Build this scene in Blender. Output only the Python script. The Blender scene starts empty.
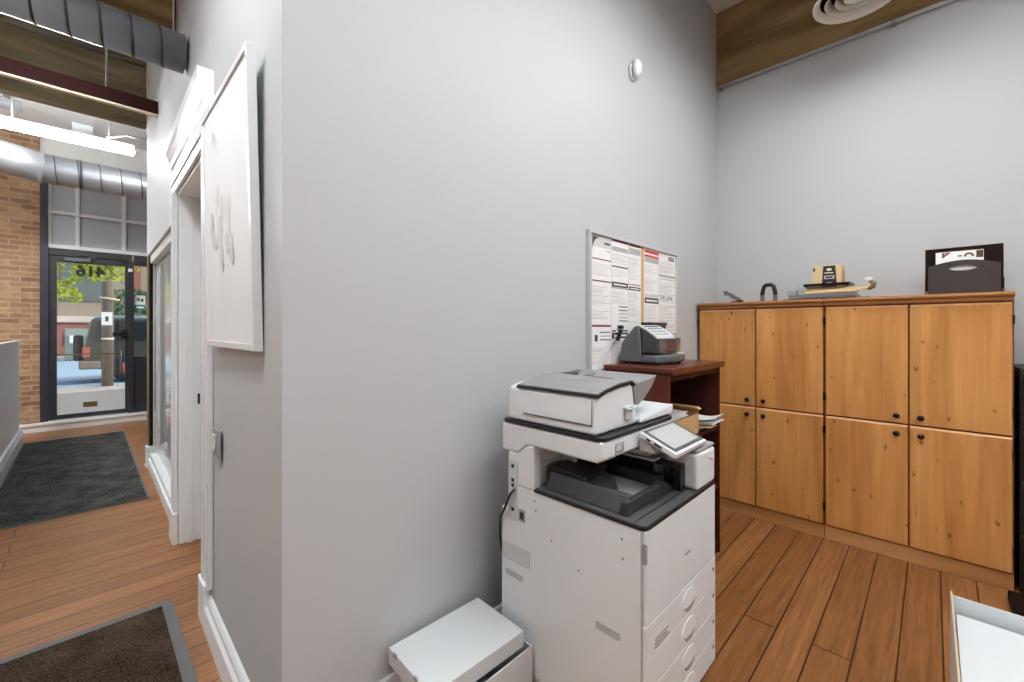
import bpy, bmesh, math, random
from mathutils import Vector, Matrix
random.seed(7)
PI = math.pi
C = bpy.context.scene.collection

# ------------------------------------------------------------------ helpers
class MB:
    def __init__(s): s.v=[]; s.f=[]; s.m=[]; s.sm=[]
    def add(s, vs, fs, m=0, smooth=False):
        o=len(s.v); s.v+= [tuple(p) for p in vs]
        for f in fs: s.f.append([i+o for i in f]); s.m.append(m); s.sm.append(smooth)
        return s
    def box(s,x0,x1,y0,y1,z0,z1,m=0):
        if x0>x1: x0,x1=x1,x0
        if y0>y1: y0,y1=y1,y0
        if z0>z1: z0,z1=z1,z0
        v=[(x0,y0,z0),(x1,y0,z0),(x1,y1,z0),(x0,y1,z0),(x0,y0,z1),(x1,y0,z1),(x1,y1,z1),(x0,y1,z1)]
        return s.add(v,[(0,3,2,1),(4,5,6,7),(0,1,5,4),(1,2,6,5),(2,3,7,6),(3,0,4,7)],m)
    def prism(s,poly,ax,a,b,m=0,smooth=False):
        # poly: 2D points; ax 'x': (y,z) extruded along x; 'y': (x,z); 'z': (x,y)
        def P(p,t):
            return {'x':(t,p[0],p[1]),'y':(p[0],t,p[1]),'z':(p[0],p[1],t)}[ax]
        n=len(poly); A=[P(p,a) for p in poly]; B=[P(p,b) for p in poly]
        o=len(s.v); s.v+=A+B
        s.f.append(list(range(o,o+n))[::-1]); s.m.append(m); s.sm.append(False)
        s.f.append(list(range(o+n,o+2*n))); s.m.append(m); s.sm.append(False)
        for i in range(n):
            j=(i+1)%n; s.f.append([o+i,o+j,o+n+j,o+n+i]); s.m.append(m); s.sm.append(smooth)
        return s
    def tube(s,pts,r,n=10,m=0,cap=True):
        pts=[Vector(p) for p in pts]; rs=r if isinstance(r,(list,tuple)) else [r]*len(pts)
        o=len(s.v); up=None
        for i,p in enumerate(pts):
            t=(pts[min(i+1,len(pts)-1)]-pts[max(i-1,0)]).normalized()
            if up is None:
                up=Vector((0,0,1)) if abs(t.z)<.9 else Vector((1,0,0))
            a=t.cross(up)
            if a.length<1e-6: a=t.cross(Vector((0,1,0)))
            a.normalize(); b=a.cross(t).normalized(); up=b
            for k in range(n):
                q=2*PI*k/n; s.v.append(tuple(p+rs[i]*(math.cos(q)*a+math.sin(q)*b)))
        for i in range(len(pts)-1):
            for k in range(n):
                k2=(k+1)%n
                s.f.append([o+i*n+k,o+i*n+k2,o+(i+1)*n+k2,o+(i+1)*n+k]); s.m.append(m); s.sm.append(True)
        if cap:
            s.f.append([o+k for k in range(n)][::-1]); s.m.append(m); s.sm.append(False)
            e=o+(len(pts)-1)*n
            s.f.append([e+k for k in range(n)]); s.m.append(m); s.sm.append(False)
        return s
    def lathe(s,prof,c,ax='z',n=24,m=0,close=True):
        # prof: (r, h) along axis
        o=len(s.v)
        for r,h in prof:
            for k in range(n):
                q=2*PI*k/n; u,w=r*math.cos(q),r*math.sin(q)
                d={'z':(u,w,h),'x':(h,u,w),'y':(w,h,u)}[ax]
                s.v.append((c[0]+d[0],c[1]+d[1],c[2]+d[2]))
        for i in range(len(prof)-1):
            for k in range(n):
                k2=(k+1)%n
                s.f.append([o+i*n+k,o+i*n+k2,o+(i+1)*n+k2,o+(i+1)*n+k]); s.m.append(m); s.sm.append(True)
        if close:
            s.f.append([o+k for k in range(n)][::-1]); s.m.append(m); s.sm.append(False)
            e=o+(len(prof)-1)*n
            s.f.append([e+k for k in range(n)]); s.m.append(m); s.sm.append(False)
        return s
    def quad(s,a,b,c,d,m=0): return s.add([a,b,c,d],[(0,1,2,3)],m)
    def xf(s,M,start=0):
        for i in range(start,len(s.v)): s.v[i]=tuple(M@Vector(s.v[i]))
        return s
    def build(s,name,mats,parent=None,bevel=0,loc=None,seg=2):
        me=bpy.data.meshes.new(name)
        off=Vector((0,0,0))
        if parent is not None:
            w=Vector((0,0,0)); p=parent
            while p is not None: w=w+Vector(p.location); p=p.parent
            off=w
        if loc is not None: off=off+Vector(loc)-(off if parent is None else Vector((0,0,0)))
        L=Vector(loc) if loc is not None else Vector((0,0,0))
        if loc is not None: off=(off if parent is not None else L)
        me.from_pydata([tuple(Vector(p)-off) for p in s.v],[],s.f)
        if not isinstance(mats,(list,tuple)): mats=[mats]
        for mm in mats: me.materials.append(mm)
        for p,mi,sm in zip(me.polygons,s.m,s.sm): p.material_index=mi; p.use_smooth=sm
        bm=bmesh.new(); bm.from_mesh(me); bmesh.ops.recalc_face_normals(bm,faces=bm.faces); bm.to_mesh(me); bm.free()
        o=bpy.data.objects.new(name,me); C.objects.link(o)
        if parent is not None: o.parent=parent
        elif loc is not None: o.location=L
        if bevel:
            b=o.modifiers.new('bevel','BEVEL'); b.width=bevel; b.segments=seg; b.limit_method='ANGLE'; b.angle_limit=math.radians(35)
        return o

def tag(o,label,cat,group=None,kind=None):
    o['label']=label; o['category']=cat
    if group: o['group']=group
    if kind: o['kind']=kind
    return o
def thing(name,label,cat,loc,group=None):
    o=bpy.data.objects.new(name,None); C.objects.link(o); o.location=loc; o.empty_display_size=.1
    return tag(o,label,cat,group)
def struct(o,label=None,cat=None):
    o['kind']='structure'
    if label: o['label']=label
    if cat: o['category']=cat
    return o
def dup(root,delta,label=None):
    r=root.copy(); C.objects.link(r); r.location=Vector(root.location)+Vector(delta)
    if label: r['label']=label
    for ch in list(root.children):
        c=ch.copy(); C.objects.link(c); c.parent=r
        for g in list(ch.children):
            d=g.copy(); C.objects.link(d); d.parent=c
    return r
def textmb(body,size,M,extrude=.0006,mb=None,m=0,fat=0):
    """lettering as mesh: text lies in local XY, placed by matrix M"""
    cu=bpy.data.curves.new('lettering','FONT'); cu.body=body; cu.size=size; cu.extrude=extrude; cu.offset=fat; cu.align_x='CENTER'; cu.align_y='CENTER'; cu.resolution_u=3
    o=bpy.data.objects.new('lettering',cu); C.objects.link(o)
    dg=bpy.context.evaluated_depsgraph_get(); dg.update()
    me=bpy.data.meshes.new_from_object(o.evaluated_get(dg))
    mb=mb or MB()
    mb.add([tuple(M@v.co) for v in me.vertices],[list(p.vertices) for p in me.polygons],m)
    bpy.data.objects.remove(o); bpy.data.curves.remove(cu); bpy.data.meshes.remove(me)
    return mb
def mat4(o,x,y,z):
    """columns: local x,y,z axes and origin"""
    return Matrix(((x[0],y[0],z[0],o[0]),(x[1],y[1],z[1],o[1]),(x[2],y[2],z[2],o[2]),(0,0,0,1)))

# ------------------------------------------------------------------ materials
def lin(c): return tuple(((x/255)/12.92 if x/255<=.04045 else ((x/255+.055)/1.055)**2.4) for x in c)+(1,)
MATS={}
def base(name):
    m=bpy.data.materials.new(name); m.use_nodes=True
    nt=m.node_tree; b=nt.nodes['Principled BSDF']; return m,nt,b
def plain(name,rgb,rough=.5,metal=0,spec=.5,noise=.04,scale=40,bump=0,bscale=200,coat=0):
    m,nt,b=base(name)
    b.inputs['Roughness'].default_value=rough; b.inputs['Metallic'].default_value=metal
    b.inputs['Specular IOR Level'].default_value=spec; b.inputs['Coat Weight'].default_value=coat
    c=lin(rgb); tc=nt.nodes.new('ShaderNodeTexCoord')
    n=nt.nodes.new('ShaderNodeTexNoise'); n.inputs['Scale'].default_value=scale; n.inputs['Detail'].default_value=3
    nt.links.new(tc.outputs['Object'],n.inputs['Vector'])
    mx=nt.nodes.new('ShaderNodeMix'); mx.data_type='RGBA'
    mx.inputs['A'].default_value=tuple(x*(1-noise) for x in c[:3])+(1,); mx.inputs['B'].default_value=tuple(min(1,x*(1+noise)) for x in c[:3])+(1,)
    nt.links.new(n.outputs['Fac'],mx.inputs['Factor']); nt.links.new(mx.outputs['Result'],b.inputs['Base Color'])
    if bump:
        n2=nt.nodes.new('ShaderNodeTexNoise'); n2.inputs['Scale'].default_value=bscale; nt.links.new(tc.outputs['Object'],n2.inputs['Vector'])
        bp=nt.nodes.new('ShaderNodeBump'); bp.inputs['Strength'].default_value=bump; bp.inputs['Distance'].default_value=.002
        nt.links.new(n2.outputs['Fac'],bp.inputs['Height']); nt.links.new(bp.outputs['Normal'],b.inputs['Normal'])
    return m
def ramp(nt,stops):
    r=nt.nodes.new('ShaderNodeValToRGB'); e=r.color_ramp.elements
    e[0].position,e[0].color=stops[0][0],stops[0][1]; e[1].position,e[1].color=stops[-1][0],stops[-1][1]
    for p,c in stops[1:-1]:
        k=e.new(p); k.color=c
    return r
def mapping(nt,scale,rot=(0,0,0),rand=False):
    tc=nt.nodes.new('ShaderNodeTexCoord'); mp=nt.nodes.new('ShaderNodeMapping')
    mp.inputs['Scale'].default_value=scale; mp.inputs['Rotation'].default_value=rot
    if rand:
        oi=nt.nodes.new('ShaderNodeObjectInfo'); ad=nt.nodes.new('ShaderNodeVectorMath'); ad.operation='ADD'
        mu=nt.nodes.new('ShaderNodeMath'); mu.operation='MULTIPLY'; mu.inputs[1].default_value=37.
        nt.links.new(oi.outputs['Random'],mu.inputs[0]); nt.links.new(tc.outputs['Object'],ad.inputs[0]); nt.links.new(mu.outputs[0],ad.inputs[1])
        nt.links.new(ad.outputs[0],mp.inputs['Vector'])
    else: nt.links.new(tc.outputs['Object'],mp.inputs['Vector'])
    return mp
def wood(name,c1,c2,c3,scale=(14,14,1.2),rough=.4,knots=None,spec=.4,rand=True):
    m,nt,b=base(name); mp=mapping(nt,scale,rand=rand)
    n=nt.nodes.new('ShaderNodeTexNoise'); n.inputs['Scale'].default_value=1.; n.inputs['Detail'].default_value=5; n.inputs['Distortion'].default_value=.6
    nt.links.new(mp.outputs[0],n.inputs['Vector'])
    r=ramp(nt,[(.3,lin(c1)),(.5,lin(c2)),(.7,lin(c3))]); nt.links.new(n.outputs['Fac'],r.inputs['Fac'])
    out=r.outputs['Color']
    if knots:
        mk=mapping(nt,(13,13,7),rand=rand)
        wv=nt.nodes.new('ShaderNodeTexNoise'); wv.inputs['Scale'].default_value=2.; wv.inputs['Detail'].default_value=3
        nt.links.new(mk.outputs[0],wv.inputs['Vector'])
        wa=nt.nodes.new('ShaderNodeVectorMath'); wa.operation='MULTIPLY_ADD'; wa.inputs[1].default_value=(.5,.5,.5)
        nt.links.new(wv.outputs['Color'],wa.inputs[0]); nt.links.new(mk.outputs[0],wa.inputs[2])
        vo=nt.nodes.new('ShaderNodeTexVoronoi'); vo.inputs['Scale'].default_value=1.; nt.links.new(wa.outputs[0],vo.inputs['Vector'])
        rk=ramp(nt,[(.035,(1,1,1,1)),(.145,(0,0,0,1))]); nt.links.new(vo.outputs['Distance'],rk.inputs['Fac'])
        fg=mapping(nt,(55,55,2.2),rand=rand); fn=nt.nodes.new('ShaderNodeTexNoise'); fn.inputs['Scale'].default_value=1.; fn.inputs['Detail'].default_value=4; nt.links.new(fg.outputs[0],fn.inputs['Vector'])
        fr=ramp(nt,[(.3,(.80,.76,.70,1)),(.62,(1,1,1,1))]); nt.links.new(fn.outputs['Fac'],fr.inputs['Fac'])
        fm2=nt.nodes.new('ShaderNodeMix'); fm2.data_type='RGBA'; fm2.blend_type='MULTIPLY'; fm2.inputs['Factor'].default_value=.6
        nt.links.new(out,fm2.inputs['A']); nt.links.new(fr.outputs['Color'],fm2.inputs['B']); out=fm2.outputs['Result']
        # wide boards glued side by side: slow tone change across the width
        mp2=mapping(nt,(11,11,.05),rand=rand); v2=nt.nodes.new('ShaderNodeTexVoronoi'); v2.inputs['Scale'].default_value=1.
        nt.links.new(mp2.outputs[0],v2.inputs['Vector'])
        mm=nt.nodes.new('ShaderNodeMix'); mm.data_type='RGBA'; mm.blend_type='MULTIPLY'; mm.inputs['Factor'].default_value=.18
        nt.links.new(out,mm.inputs['A']); nt.links.new(v2.outputs['Color'],mm.inputs['B'])
        sat=nt.nodes.new('ShaderNodeHueSaturation'); sat.inputs['Saturation'].default_value=.0; nt.links.new(v2.outputs['Color'],sat.inputs['Color']); nt.links.new(sat.outputs[0],mm.inputs['B'])
        mx=nt.nodes.new('ShaderNodeMix'); mx.data_type='RGBA'; mx.inputs['B'].default_value=lin(knots)
        fm=nt.nodes.new('ShaderNodeMath'); fm.operation='MULTIPLY'; fm.inputs[1].default_value=.9
        nt.links.new(rk.outputs['Color'],fm.inputs[0]); nt.links.new(fm.outputs[0],mx.inputs['Factor'])
        nt.links.new(mm.outputs['Result'],mx.inputs['A']); out=mx.outputs['Result']
    nt.links.new(out,b.inputs['Base Color']); b.inputs['Roughness'].default_value=rough; b.inputs['Specular IOR Level'].default_value=spec
    return m
def emit(name,rgb,st):
    m=bpy.data.materials.new(name); m.use_nodes=True; nt=m.node_tree; nt.nodes.clear()
    e=nt.nodes.new('ShaderNodeEmission'); e.inputs[0].default_value=lin(rgb); e.inputs[1].default_value=st
    o=nt.nodes.new('ShaderNodeOutputMaterial'); nt.links.new(e.outputs[0],o.inputs[0]); return m
def glass(name,refl=.06,tint=(255,255,255)):
    m=bpy.data.materials.new(name); m.use_nodes=True; nt=m.node_tree; nt.nodes.clear()
    t=nt.nodes.new('ShaderNodeBsdfTransparent'); t.inputs[0].default_value=lin(tint)
    g=nt.nodes.new('ShaderNodeBsdfGlossy'); g.inputs['Roughness'].default_value=.02
    mx=nt.nodes.new('ShaderNodeMixShader'); mx.inputs[0].default_value=refl
    o=nt.nodes.new('ShaderNodeOutputMaterial')
    nt.links.new(t.outputs[0],mx.inputs[1]); nt.links.new(g.outputs[0],mx.inputs[2]); nt.links.new(mx.outputs[0],o.inputs[0]); return m

M={}
M['wall']=plain('grey wall paint',(187,190,192),.55,spec=.35,noise=.012,scale=3,bump=.06,bscale=350)
M['wall_back']=plain('grey wall paint back',(187,190,192),.6,spec=.3,noise=.012,scale=3,bump=.06,bscale=350)
M['white']=plain('white trim paint',(230,234,236),.35,noise=.01)
M['ceil']=plain('white ceiling paint',(226,227,228),.7,noise=.05,scale=2)
M['offwhite']=plain('off white plaster',(222,222,220),.7,noise=.02)
M['plastic']=plain('copier white plastic',(218,223,225),.38,noise=.008,scale=8)
M['plastic2']=plain('copier light grey plastic',(196,201,203),.45,noise=.01)
M['grip']=plain('recess grey plastic',(176,180,182),.5)
M['plasticgrey']=plain('copier mid grey plastic',(150,151,152),.45,noise=.02)
M['darkgrey']=plain('dark grey plastic',(78,79,81),.3,noise=.04)
M['trayd']=plain('charcoal tray plastic',(48,49,50),.42,noise=.05)
M['black']=plain('black plastic',(16,16,17),.35,noise=.1)
M['blackmat']=plain('black matte',(13,13,14),.7,noise=.1)
M['coverg']=plain('grey feeder cover plastic',(132,133,134),.3,noise=.02)
M['screen']=plain('grey lcd screen',(176,178,174),.18,noise=.01)
M['metergrey']=plain('slate grey plastic',(92,95,98),.4,noise=.03)
M['meterdark']=plain('dark slate plastic',(58,58,60),.42,noise=.04)
M['meterbrown']=plain('smoked brown plastic',(92,70,66),.25,noise=.05)
M['alu']=plain('aluminium',(200,202,204),.4,metal=.3,noise=.03)
M['steel']=plain('galvanised steel',(150,152,157),.4,metal=.75,noise=.12,scale=9)
M['steelw']=plain('galvanised bright steel',(196,199,203),.42,metal=.55,noise=.12,scale=6)
M['seam']=plain('duct seam dark',(62,63,66),.6,metal=.6)
M['maroon']=plain('maroon painted steel',(46,17,17),.75,noise=.1,spec=.15)
M['timber']=wood('old timber',(112,92,60),(146,122,82),(170,146,104),scale=(1.1,1.1,9),rough=.8,spec=.2,rand=False)
M['timberh']=wood('old grey timber',(104,96,74),(130,121,96),(150,140,114),scale=(1.3,8,8),rough=.8,spec=.2,rand=False)
M['pine']=wood('knotty alder laminate',(184,124,66),(205,145,82),(218,160,96),scale=(9,9,.9),rough=.38,knots=(112,66,30))
M['pineedge']=wood('alder edge',(156,108,64),(176,126,78),(194,144,94),scale=(9,1.2,9),rough=.4)
M['pinelight']=wood('alder pale edge',(214,160,106),(226,178,124),(232,190,140),scale=(9,1.2,9),rough=.35)
M['pinecarc']=wood('alder carcass',(112,62,28),(128,74,36),(140,84,42),scale=(9,9,1.2),rough=.45)
M['cherry']=wood('cherry veneer',(78,34,22),(94,42,27),(108,52,34),scale=(9,1.4,9),rough=.3)
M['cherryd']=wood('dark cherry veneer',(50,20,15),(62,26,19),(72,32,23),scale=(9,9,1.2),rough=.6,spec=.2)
M['card']=plain('brown cardboard',(196,160,112),.8,noise=.05,scale=20)
M['cardtan']=plain('tan cardboard',(214,190,146),.75,noise=.04,scale=20)
M['cardwhite']=plain('white carton',(205,210,212),.55,noise=.012,scale=10)
M['corr']=plain('raw corrugated edge',(188,168,132),.9,noise=.2,scale=300)
M['paper']=plain('white paper',(238,238,236),.6,noise=.01)
M['paperg']=plain('grey print',(176,178,178),.7)
M['ink']=plain('dark print',(70,70,68),.7)
M['inkl']=plain('faint print',(206,207,206),.7)
M['inkr']=plain('red print',(206,60,66),.7)
M['inkm']=plain('maroon print',(122,48,62),.7)
M['cork']=plain('cork',(206,172,122),.85,noise=.12,scale=150)
M['mount']=plain('grey leatherette',(62,56,54),.65,spec=.25,noise=.06,scale=20,bump=.1)
M['darkbrown']=plain('espresso board',(28,16,12),.7,spec=.15,noise=.1)
M['bronze']=plain('bronze anodised aluminium',(138,126,98),.35,metal=.5)
M['bronzed']=plain('dark bronze',(30,26,19),.7,spec=.15)
M['doorblack']=plain('charcoal door frame',(42,44,50),.42,noise=.05)
M['glass']=glass('clear glass',.05)
M['numerals']=plain('black vinyl',(14,14,15),.5)
M['teal']=plain('teal sticker',(70,150,168),.5)
M['lamp']=emit('lamp diffuser',(251,252,254),39)
M['fillup']=emit('added uplight glow',(252,253,255),16)  # upward glow added to the hall fill lamps
M['tube']=emit('fluorescent tube',(250,254,255),50)
M['rubber']=plain('rubber edge',(92,94,92),.7)
M['brass']=plain('brass',(120,104,62),.4,metal=.6)
M['canvas']=plain('white canvas',(232,236,238),.7,noise=.008,bump=.1,bscale=900)
M['ghost']=plain('pale grey paint stroke',(222,223,224),.7)
M['ghost2']=plain('light grey paint stroke',(212,213,214),.7)

# floor: narrow strand boards running along X
def floor_mat():
    m,nt,b=base('strand bamboo boards')
    tc=nt.nodes.new('ShaderNodeTexCoord')
    mp=nt.nodes.new('ShaderNodeMapping'); mp.inputs['Location'].default_value=(.35,-.11,0)
    nt.links.new(tc.outputs['Object'],mp.inputs['Vector'])
    br=nt.nodes.new('ShaderNodeTexBrick'); br.offset=.37; br.squash=1
    br.inputs['Scale'].default_value=1; br.inputs['Mortar Size'].default_value=.0034; br.inputs['Mortar Smooth'].default_value=.1
    br.inputs['Brick Width'].default_value=2.7; br.inputs['Row Height'].default_value=.142; br.inputs['Bias'].default_value=0
    br.inputs['Color1'].default_value=(.32,.32,.32,1); br.inputs['Color2'].default_value=(.74,.74,.74,1); br.inputs['Mortar'].default_value=(.5,.5,.5,1)
    nt.links.new(mp.outputs[0],br.inputs['Vector'])
    mg=nt.nodes.new('ShaderNodeMapping'); mg.inputs['Scale'].default_value=(1.6,30,1)
    ad=nt.nodes.new('ShaderNodeVectorMath'); ad.operation='ADD'
    mul=nt.nodes.new('ShaderNodeVectorMath'); mul.operation='SCALE'; mul.inputs['Scale'].default_value=7.
    nt.links.new(br.outputs['Color'],mul.inputs[0]); nt.links.new(tc.outputs['Object'],ad.inputs[0]); nt.links.new(mul.outputs[0],ad.inputs[1])
    nt.links.new(ad.outputs[0],mg.inputs['Vector'])
    n=nt.nodes.new('ShaderNodeTexNoise'); n.inputs['Scale'].default_value=1.5; n.inputs['Detail'].default_value=7; n.inputs['Roughness'].default_value=.62; n.inputs['Distortion'].default_value=.9
    nt.links.new(mg.outputs[0],n.inputs['Vector'])
    r=ramp(nt,[(.25,lin((100,60,31))),(.5,lin((140,93,53))),(.75,lin((175,126,78)))])
    av=nt.nodes.new('ShaderNodeMath'); av.operation='MULTIPLY_ADD'; av.inputs[1].default_value=.75
    bw=nt.nodes.new('ShaderNodeMath'); bw.operation='MULTIPLY_ADD'; bw.inputs[1].default_value=.34; bw.inputs[2].default_value=-.06
    nt.links.new(br.outputs['Color'],bw.inputs[0]); nt.links.new(n.outputs['Fac'],av.inputs[0]); nt.links.new(bw.outputs[0],av.inputs[2])
    nt.links.new(av.outputs[0],r.inputs['Fac'])
    mx=nt.nodes.new('ShaderNodeMix'); mx.data_type='RGBA'; mx.inputs['B'].default_value=lin((44,24,12))
    nt.links.new(br.outputs['Fac'],mx.inputs['Factor']); nt.links.new(r.outputs['Color'],mx.inputs['A'])
    nt.links.new(mx.outputs['Result'],b.inputs['Base Color'])
    b.inputs['Roughness'].default_value=.36; b.inputs['Specular IOR Level'].default_value=.45
    bp=nt.nodes.new('ShaderNodeBump'); bp.inputs['Strength'].default_value=.3; bp.inputs['Distance'].default_value=.002; bp.invert=True
    nt.links.new(br.outputs['Fac'],bp.inputs['Height']); nt.links.new(bp.outputs['Normal'],b.inputs['Normal'])
    return m
M['floor']=floor_mat()
def brick_mat(name,c1,c2,mo,sc=1,axes='xz',bw=.21,rh=.072):
    m,nt,b=base(name); tc=nt.nodes.new('ShaderNodeTexCoord')
    sp=nt.nodes.new('ShaderNodeSeparateXYZ'); cb=nt.nodes.new('ShaderNodeCombineXYZ')
    nt.links.new(tc.outputs['Object'],sp.inputs[0]); nt.links.new(sp.outputs['X'],cb.inputs['X']); nt.links.new(sp.outputs['Z'],cb.inputs['Y'])
    br=nt.nodes.new('ShaderNodeTexBrick'); br.inputs['Scale'].default_value=sc; br.inputs['Brick Width'].default_value=bw; br.inputs['Row Height'].default_value=rh
    br.inputs['Mortar Size'].default_value=.008; br.inputs['Color1'].default_value=lin(c1); br.inputs['Color2'].default_value=lin(c2); br.inputs['Mortar'].default_value=lin(mo)
    nt.links.new(cb.outputs[0],br.inputs['Vector'])
    n=nt.nodes.new('ShaderNodeTexNoise'); n.inputs['Scale'].default_value=9; n.inputs['Detail'].default_value=5; nt.links.new(tc.outputs['Object'],n.inputs['Vector'])
    rr=ramp(nt,[(.3,(.55,.55,.55,1)),(.7,(1.0,1.0,1.0,1))]); nt.links.new(n.outputs['Fac'],rr.inputs['Fac'])
    mx=nt.nodes.new('ShaderNodeMix'); mx.data_type='RGBA'; mx.blend_type='MULTIPLY'; mx.inputs['Factor'].default_value=.7
    nt.links.new(br.outputs['Color'],mx.inputs['A']); nt.links.new(rr.outputs['Color'],mx.inputs['B']); nt.links.new(mx.outputs['Result'],b.inputs['Base Color'])
    b.inputs['Roughness'].default_value=.85
    bp=nt.nodes.new('ShaderNodeBump'); bp.inputs['Strength'].default_value=.6; bp.inputs['Distance'].default_value=.01; bp.invert=True
    nt.links.new(br.outputs['Fac'],bp.inputs['Height']); nt.links.new(bp.outputs['Normal'],b.inputs['Normal'])
    return m
M['brick']=brick_mat('tan loft brick',(186,150,114),(142,104,78),(184,160,134))
M['brickout']=brick_mat('red street brick',(176,104,88),(158,90,78),(176,130,114))
def mat_rug(name,c1,c2,sc):
    m,nt,b=base(name); tc=nt.nodes.new('ShaderNodeTexCoord')
    n=nt.nodes.new('ShaderNodeTexNoise'); n.inputs['Scale'].default_value=sc; n.inputs['Detail'].default_value=4; n.inputs['Roughness'].default_value=.8; nt.links.new(tc.outputs['Object'],n.inputs['Vector'])
    n2=nt.nodes.new('ShaderNodeTexNoise'); n2.inputs['Scale'].default_value=5; n2.inputs['Detail'].default_value=5; nt.links.new(tc.outputs['Object'],n2.inputs['Vector'])
    ml=nt.nodes.new('ShaderNodeMath'); ml.operation='MULTIPLY_ADD'; ml.inputs[1].default_value=.3; ml.inputs[2].default_value=-.15; nt.links.new(n2.outputs['Fac'],ml.inputs[0])
    a=nt.nodes.new('ShaderNodeMath'); a.operation='ADD'; nt.links.new(n.outputs['Fac'],a.inputs[0]); nt.links.new(ml.outputs[0],a.inputs[1])
    r=ramp(nt,[(.42,lin(c1)),(.62,lin(c2))]); nt.links.new(a.outputs[0],r.inputs['Fac']); nt.links.new(r.outputs['Color'],b.inputs['Base Color'])
    b.inputs['Roughness'].default_value=.95; b.inputs['Specular IOR Level'].default_value=.1
    bp=nt.nodes.new('ShaderNodeBump'); bp.inputs['Strength'].default_value=.8; bp.inputs['Distance'].default_value=.004
    nt.links.new(n.outputs['Fac'],bp.inputs['Height']); nt.links.new(bp.outputs['Normal'],b.inputs['Normal'])
    return m
M['rug']=mat_rug('charcoal carpet pile',(26,26,26),(94,94,90),120)
M['rug2']=mat_rug('brown black carpet pile',(20,16,13),(92,76,62),190)
def mirror_glass():
    m,nt,b=base('glossy partition glass'); b.inputs['Base Color'].default_value=lin((242,244,245)); b.inputs['Metallic'].default_value=.0
    b.inputs['Roughness'].default_value=.5
    g=nt.nodes.new('ShaderNodeBsdfGlossy'); g.inputs['Roughness'].default_value=.008
    mx=nt.nodes.new('ShaderNodeMixShader'); mx.inputs[0].default_value=.72
    o=nt.nodes['Material Output']; nt.links.new(b.outputs[0],mx.inputs[1]); nt.links.new(g.outputs[0],mx.inputs[2]); nt.links.new(mx.outputs[0],o.inputs[0])
    return m
M['partglass']=mirror_glass()
def leaf_mat():
    m,nt,b=base('lime green leaves'); oi=nt.nodes.new('ShaderNodeTexCoord'); n=nt.nodes.new('ShaderNodeTexNoise'); n.inputs['Scale'].default_value=14; nt.links.new(oi.outputs['Object'],n.inputs['Vector'])
    r=ramp(nt,[(.3,lin((84,118,30))),(.5,lin((170,190,60))),(.7,lin((226,220,96)))]); nt.links.new(n.outputs['Fac'],r.inputs['Fac'])
    d=nt.nodes.new('ShaderNodeBsdfDiffuse'); t=nt.nodes.new('ShaderNodeBsdfTranslucent'); mx=nt.nodes.new('ShaderNodeMixShader')
    nt.links.new(r.outputs['Color'],d.inputs[0]); nt.links.new(r.outputs['Color'],t.inputs[0]); nt.links.new(d.outputs[0],mx.inputs[1]); nt.links.new(t.outputs[0],mx.inputs[2])
    nt.links.new(mx.outputs[0],nt.nodes['Material Output'].inputs[0]); return m
M['leaf']=leaf_mat()
M['bark']=plain('bark',(96,80,66),.9,noise=.3,scale=20)
M['pole']=plain('weathered wood pole',(128,116,98),.85,noise=.15,scale=12)
M['road']=plain('blue grey asphalt',(134,160,176),.6,noise=.06,scale=2)
M['walk']=plain('sidewalk concrete',(150,148,140),.8,noise=.08,scale=5)
M['carpaint']=plain('dark olive car paint',(66,66,58),.25,noise=.03,coat=.5)
M['carglass']=plain('car glass',(40,48,52),.08,noise=.05)
M['tyre']=plain('tyre rubber',(34,33,32),.8)
M['redhub']=plain('red wheel hub',(178,92,84),.5)
M['chrome']=plain('chrome',(200,200,200),.2,metal=.9)
M['lens']=plain('headlight lens',(214,204,190),.2)
M['taupe']=plain('taupe facade panel',(158,142,118),.8,noise=.05)
M['stone']=plain('pale stone band',(214,196,178),.8,noise=.04)
M['binc']=plain('grey green enamel',(112,124,112),.45,noise=.05)
M['winfar']=plain('far window glass',(96,104,100),.2,noise=.05)
M['bush']=plain('dark green leaves',(62,92,54),.8,noise=.2,scale=10)
M['frost']=plain('frosted transom glass',(176,182,188),.35,noise=.06,scale=2)
M['knob']=plain('black bronze knob',(24,22,22),.22,metal=.4)
M['fil']=plain('black cabinet enamel',(30,28,28),.4,noise=.06)
M['filg']=plain('grey cabinet edge',(92,92,92),.4)
M['conn']=plain('white connector',(220,220,218),.4)
M['diffw']=plain('off white diffuser enamel',(226,222,212),.5,noise=.02)
M['green']=plain('product box black print',(26,22,20),.5)
M['cream']=plain('cream print',(226,214,186),.6)
M['silver']=plain('silver metal',(112,114,118),.35,metal=.5)
M['platengrey']=plain('blue grey metal',(120,126,134),.4,metal=.3)

# ------------------------------------------------------------------ camera / world / view
sc=bpy.context.scene
F=424.; A=math.atan(427/F); H=1.45
cam=bpy.data.cameras.new('camera'); co=bpy.data.objects.new('camera',cam); C.objects.link(co)
cam.sensor_width=36; cam.lens=36*F/1024; cam.shift_y=-13/1024; cam.clip_start=.02; cam.clip_end=200
co.location=(0,0,H); co.rotation_euler=(PI/2,0,-A); sc.camera=co
sc.view_settings.view_transform='Standard'; sc.view_settings.look='None'; sc.view_settings.gamma=1; sc.view_settings.use_curve_mapping=False
sc.view_settings.exposure=EXPO if 'EXPO' in globals() else 0.0
try:
    sc.cycles.use_denoising=True; sc.cycles.denoiser='OPENIMAGEDENOISE'; sc.cycles.max_bounces=10; sc.cycles.diffuse_bounces=6; sc.cycles.transparent_max_bounces=16; sc.cycles.sample_clamp_indirect=6; sc.cycles.caustics_reflective=False
except Exception: pass
w=bpy.data.worlds.new('world'); sc.world=w; w.use_nodes=True; nt=w.node_tree
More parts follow.
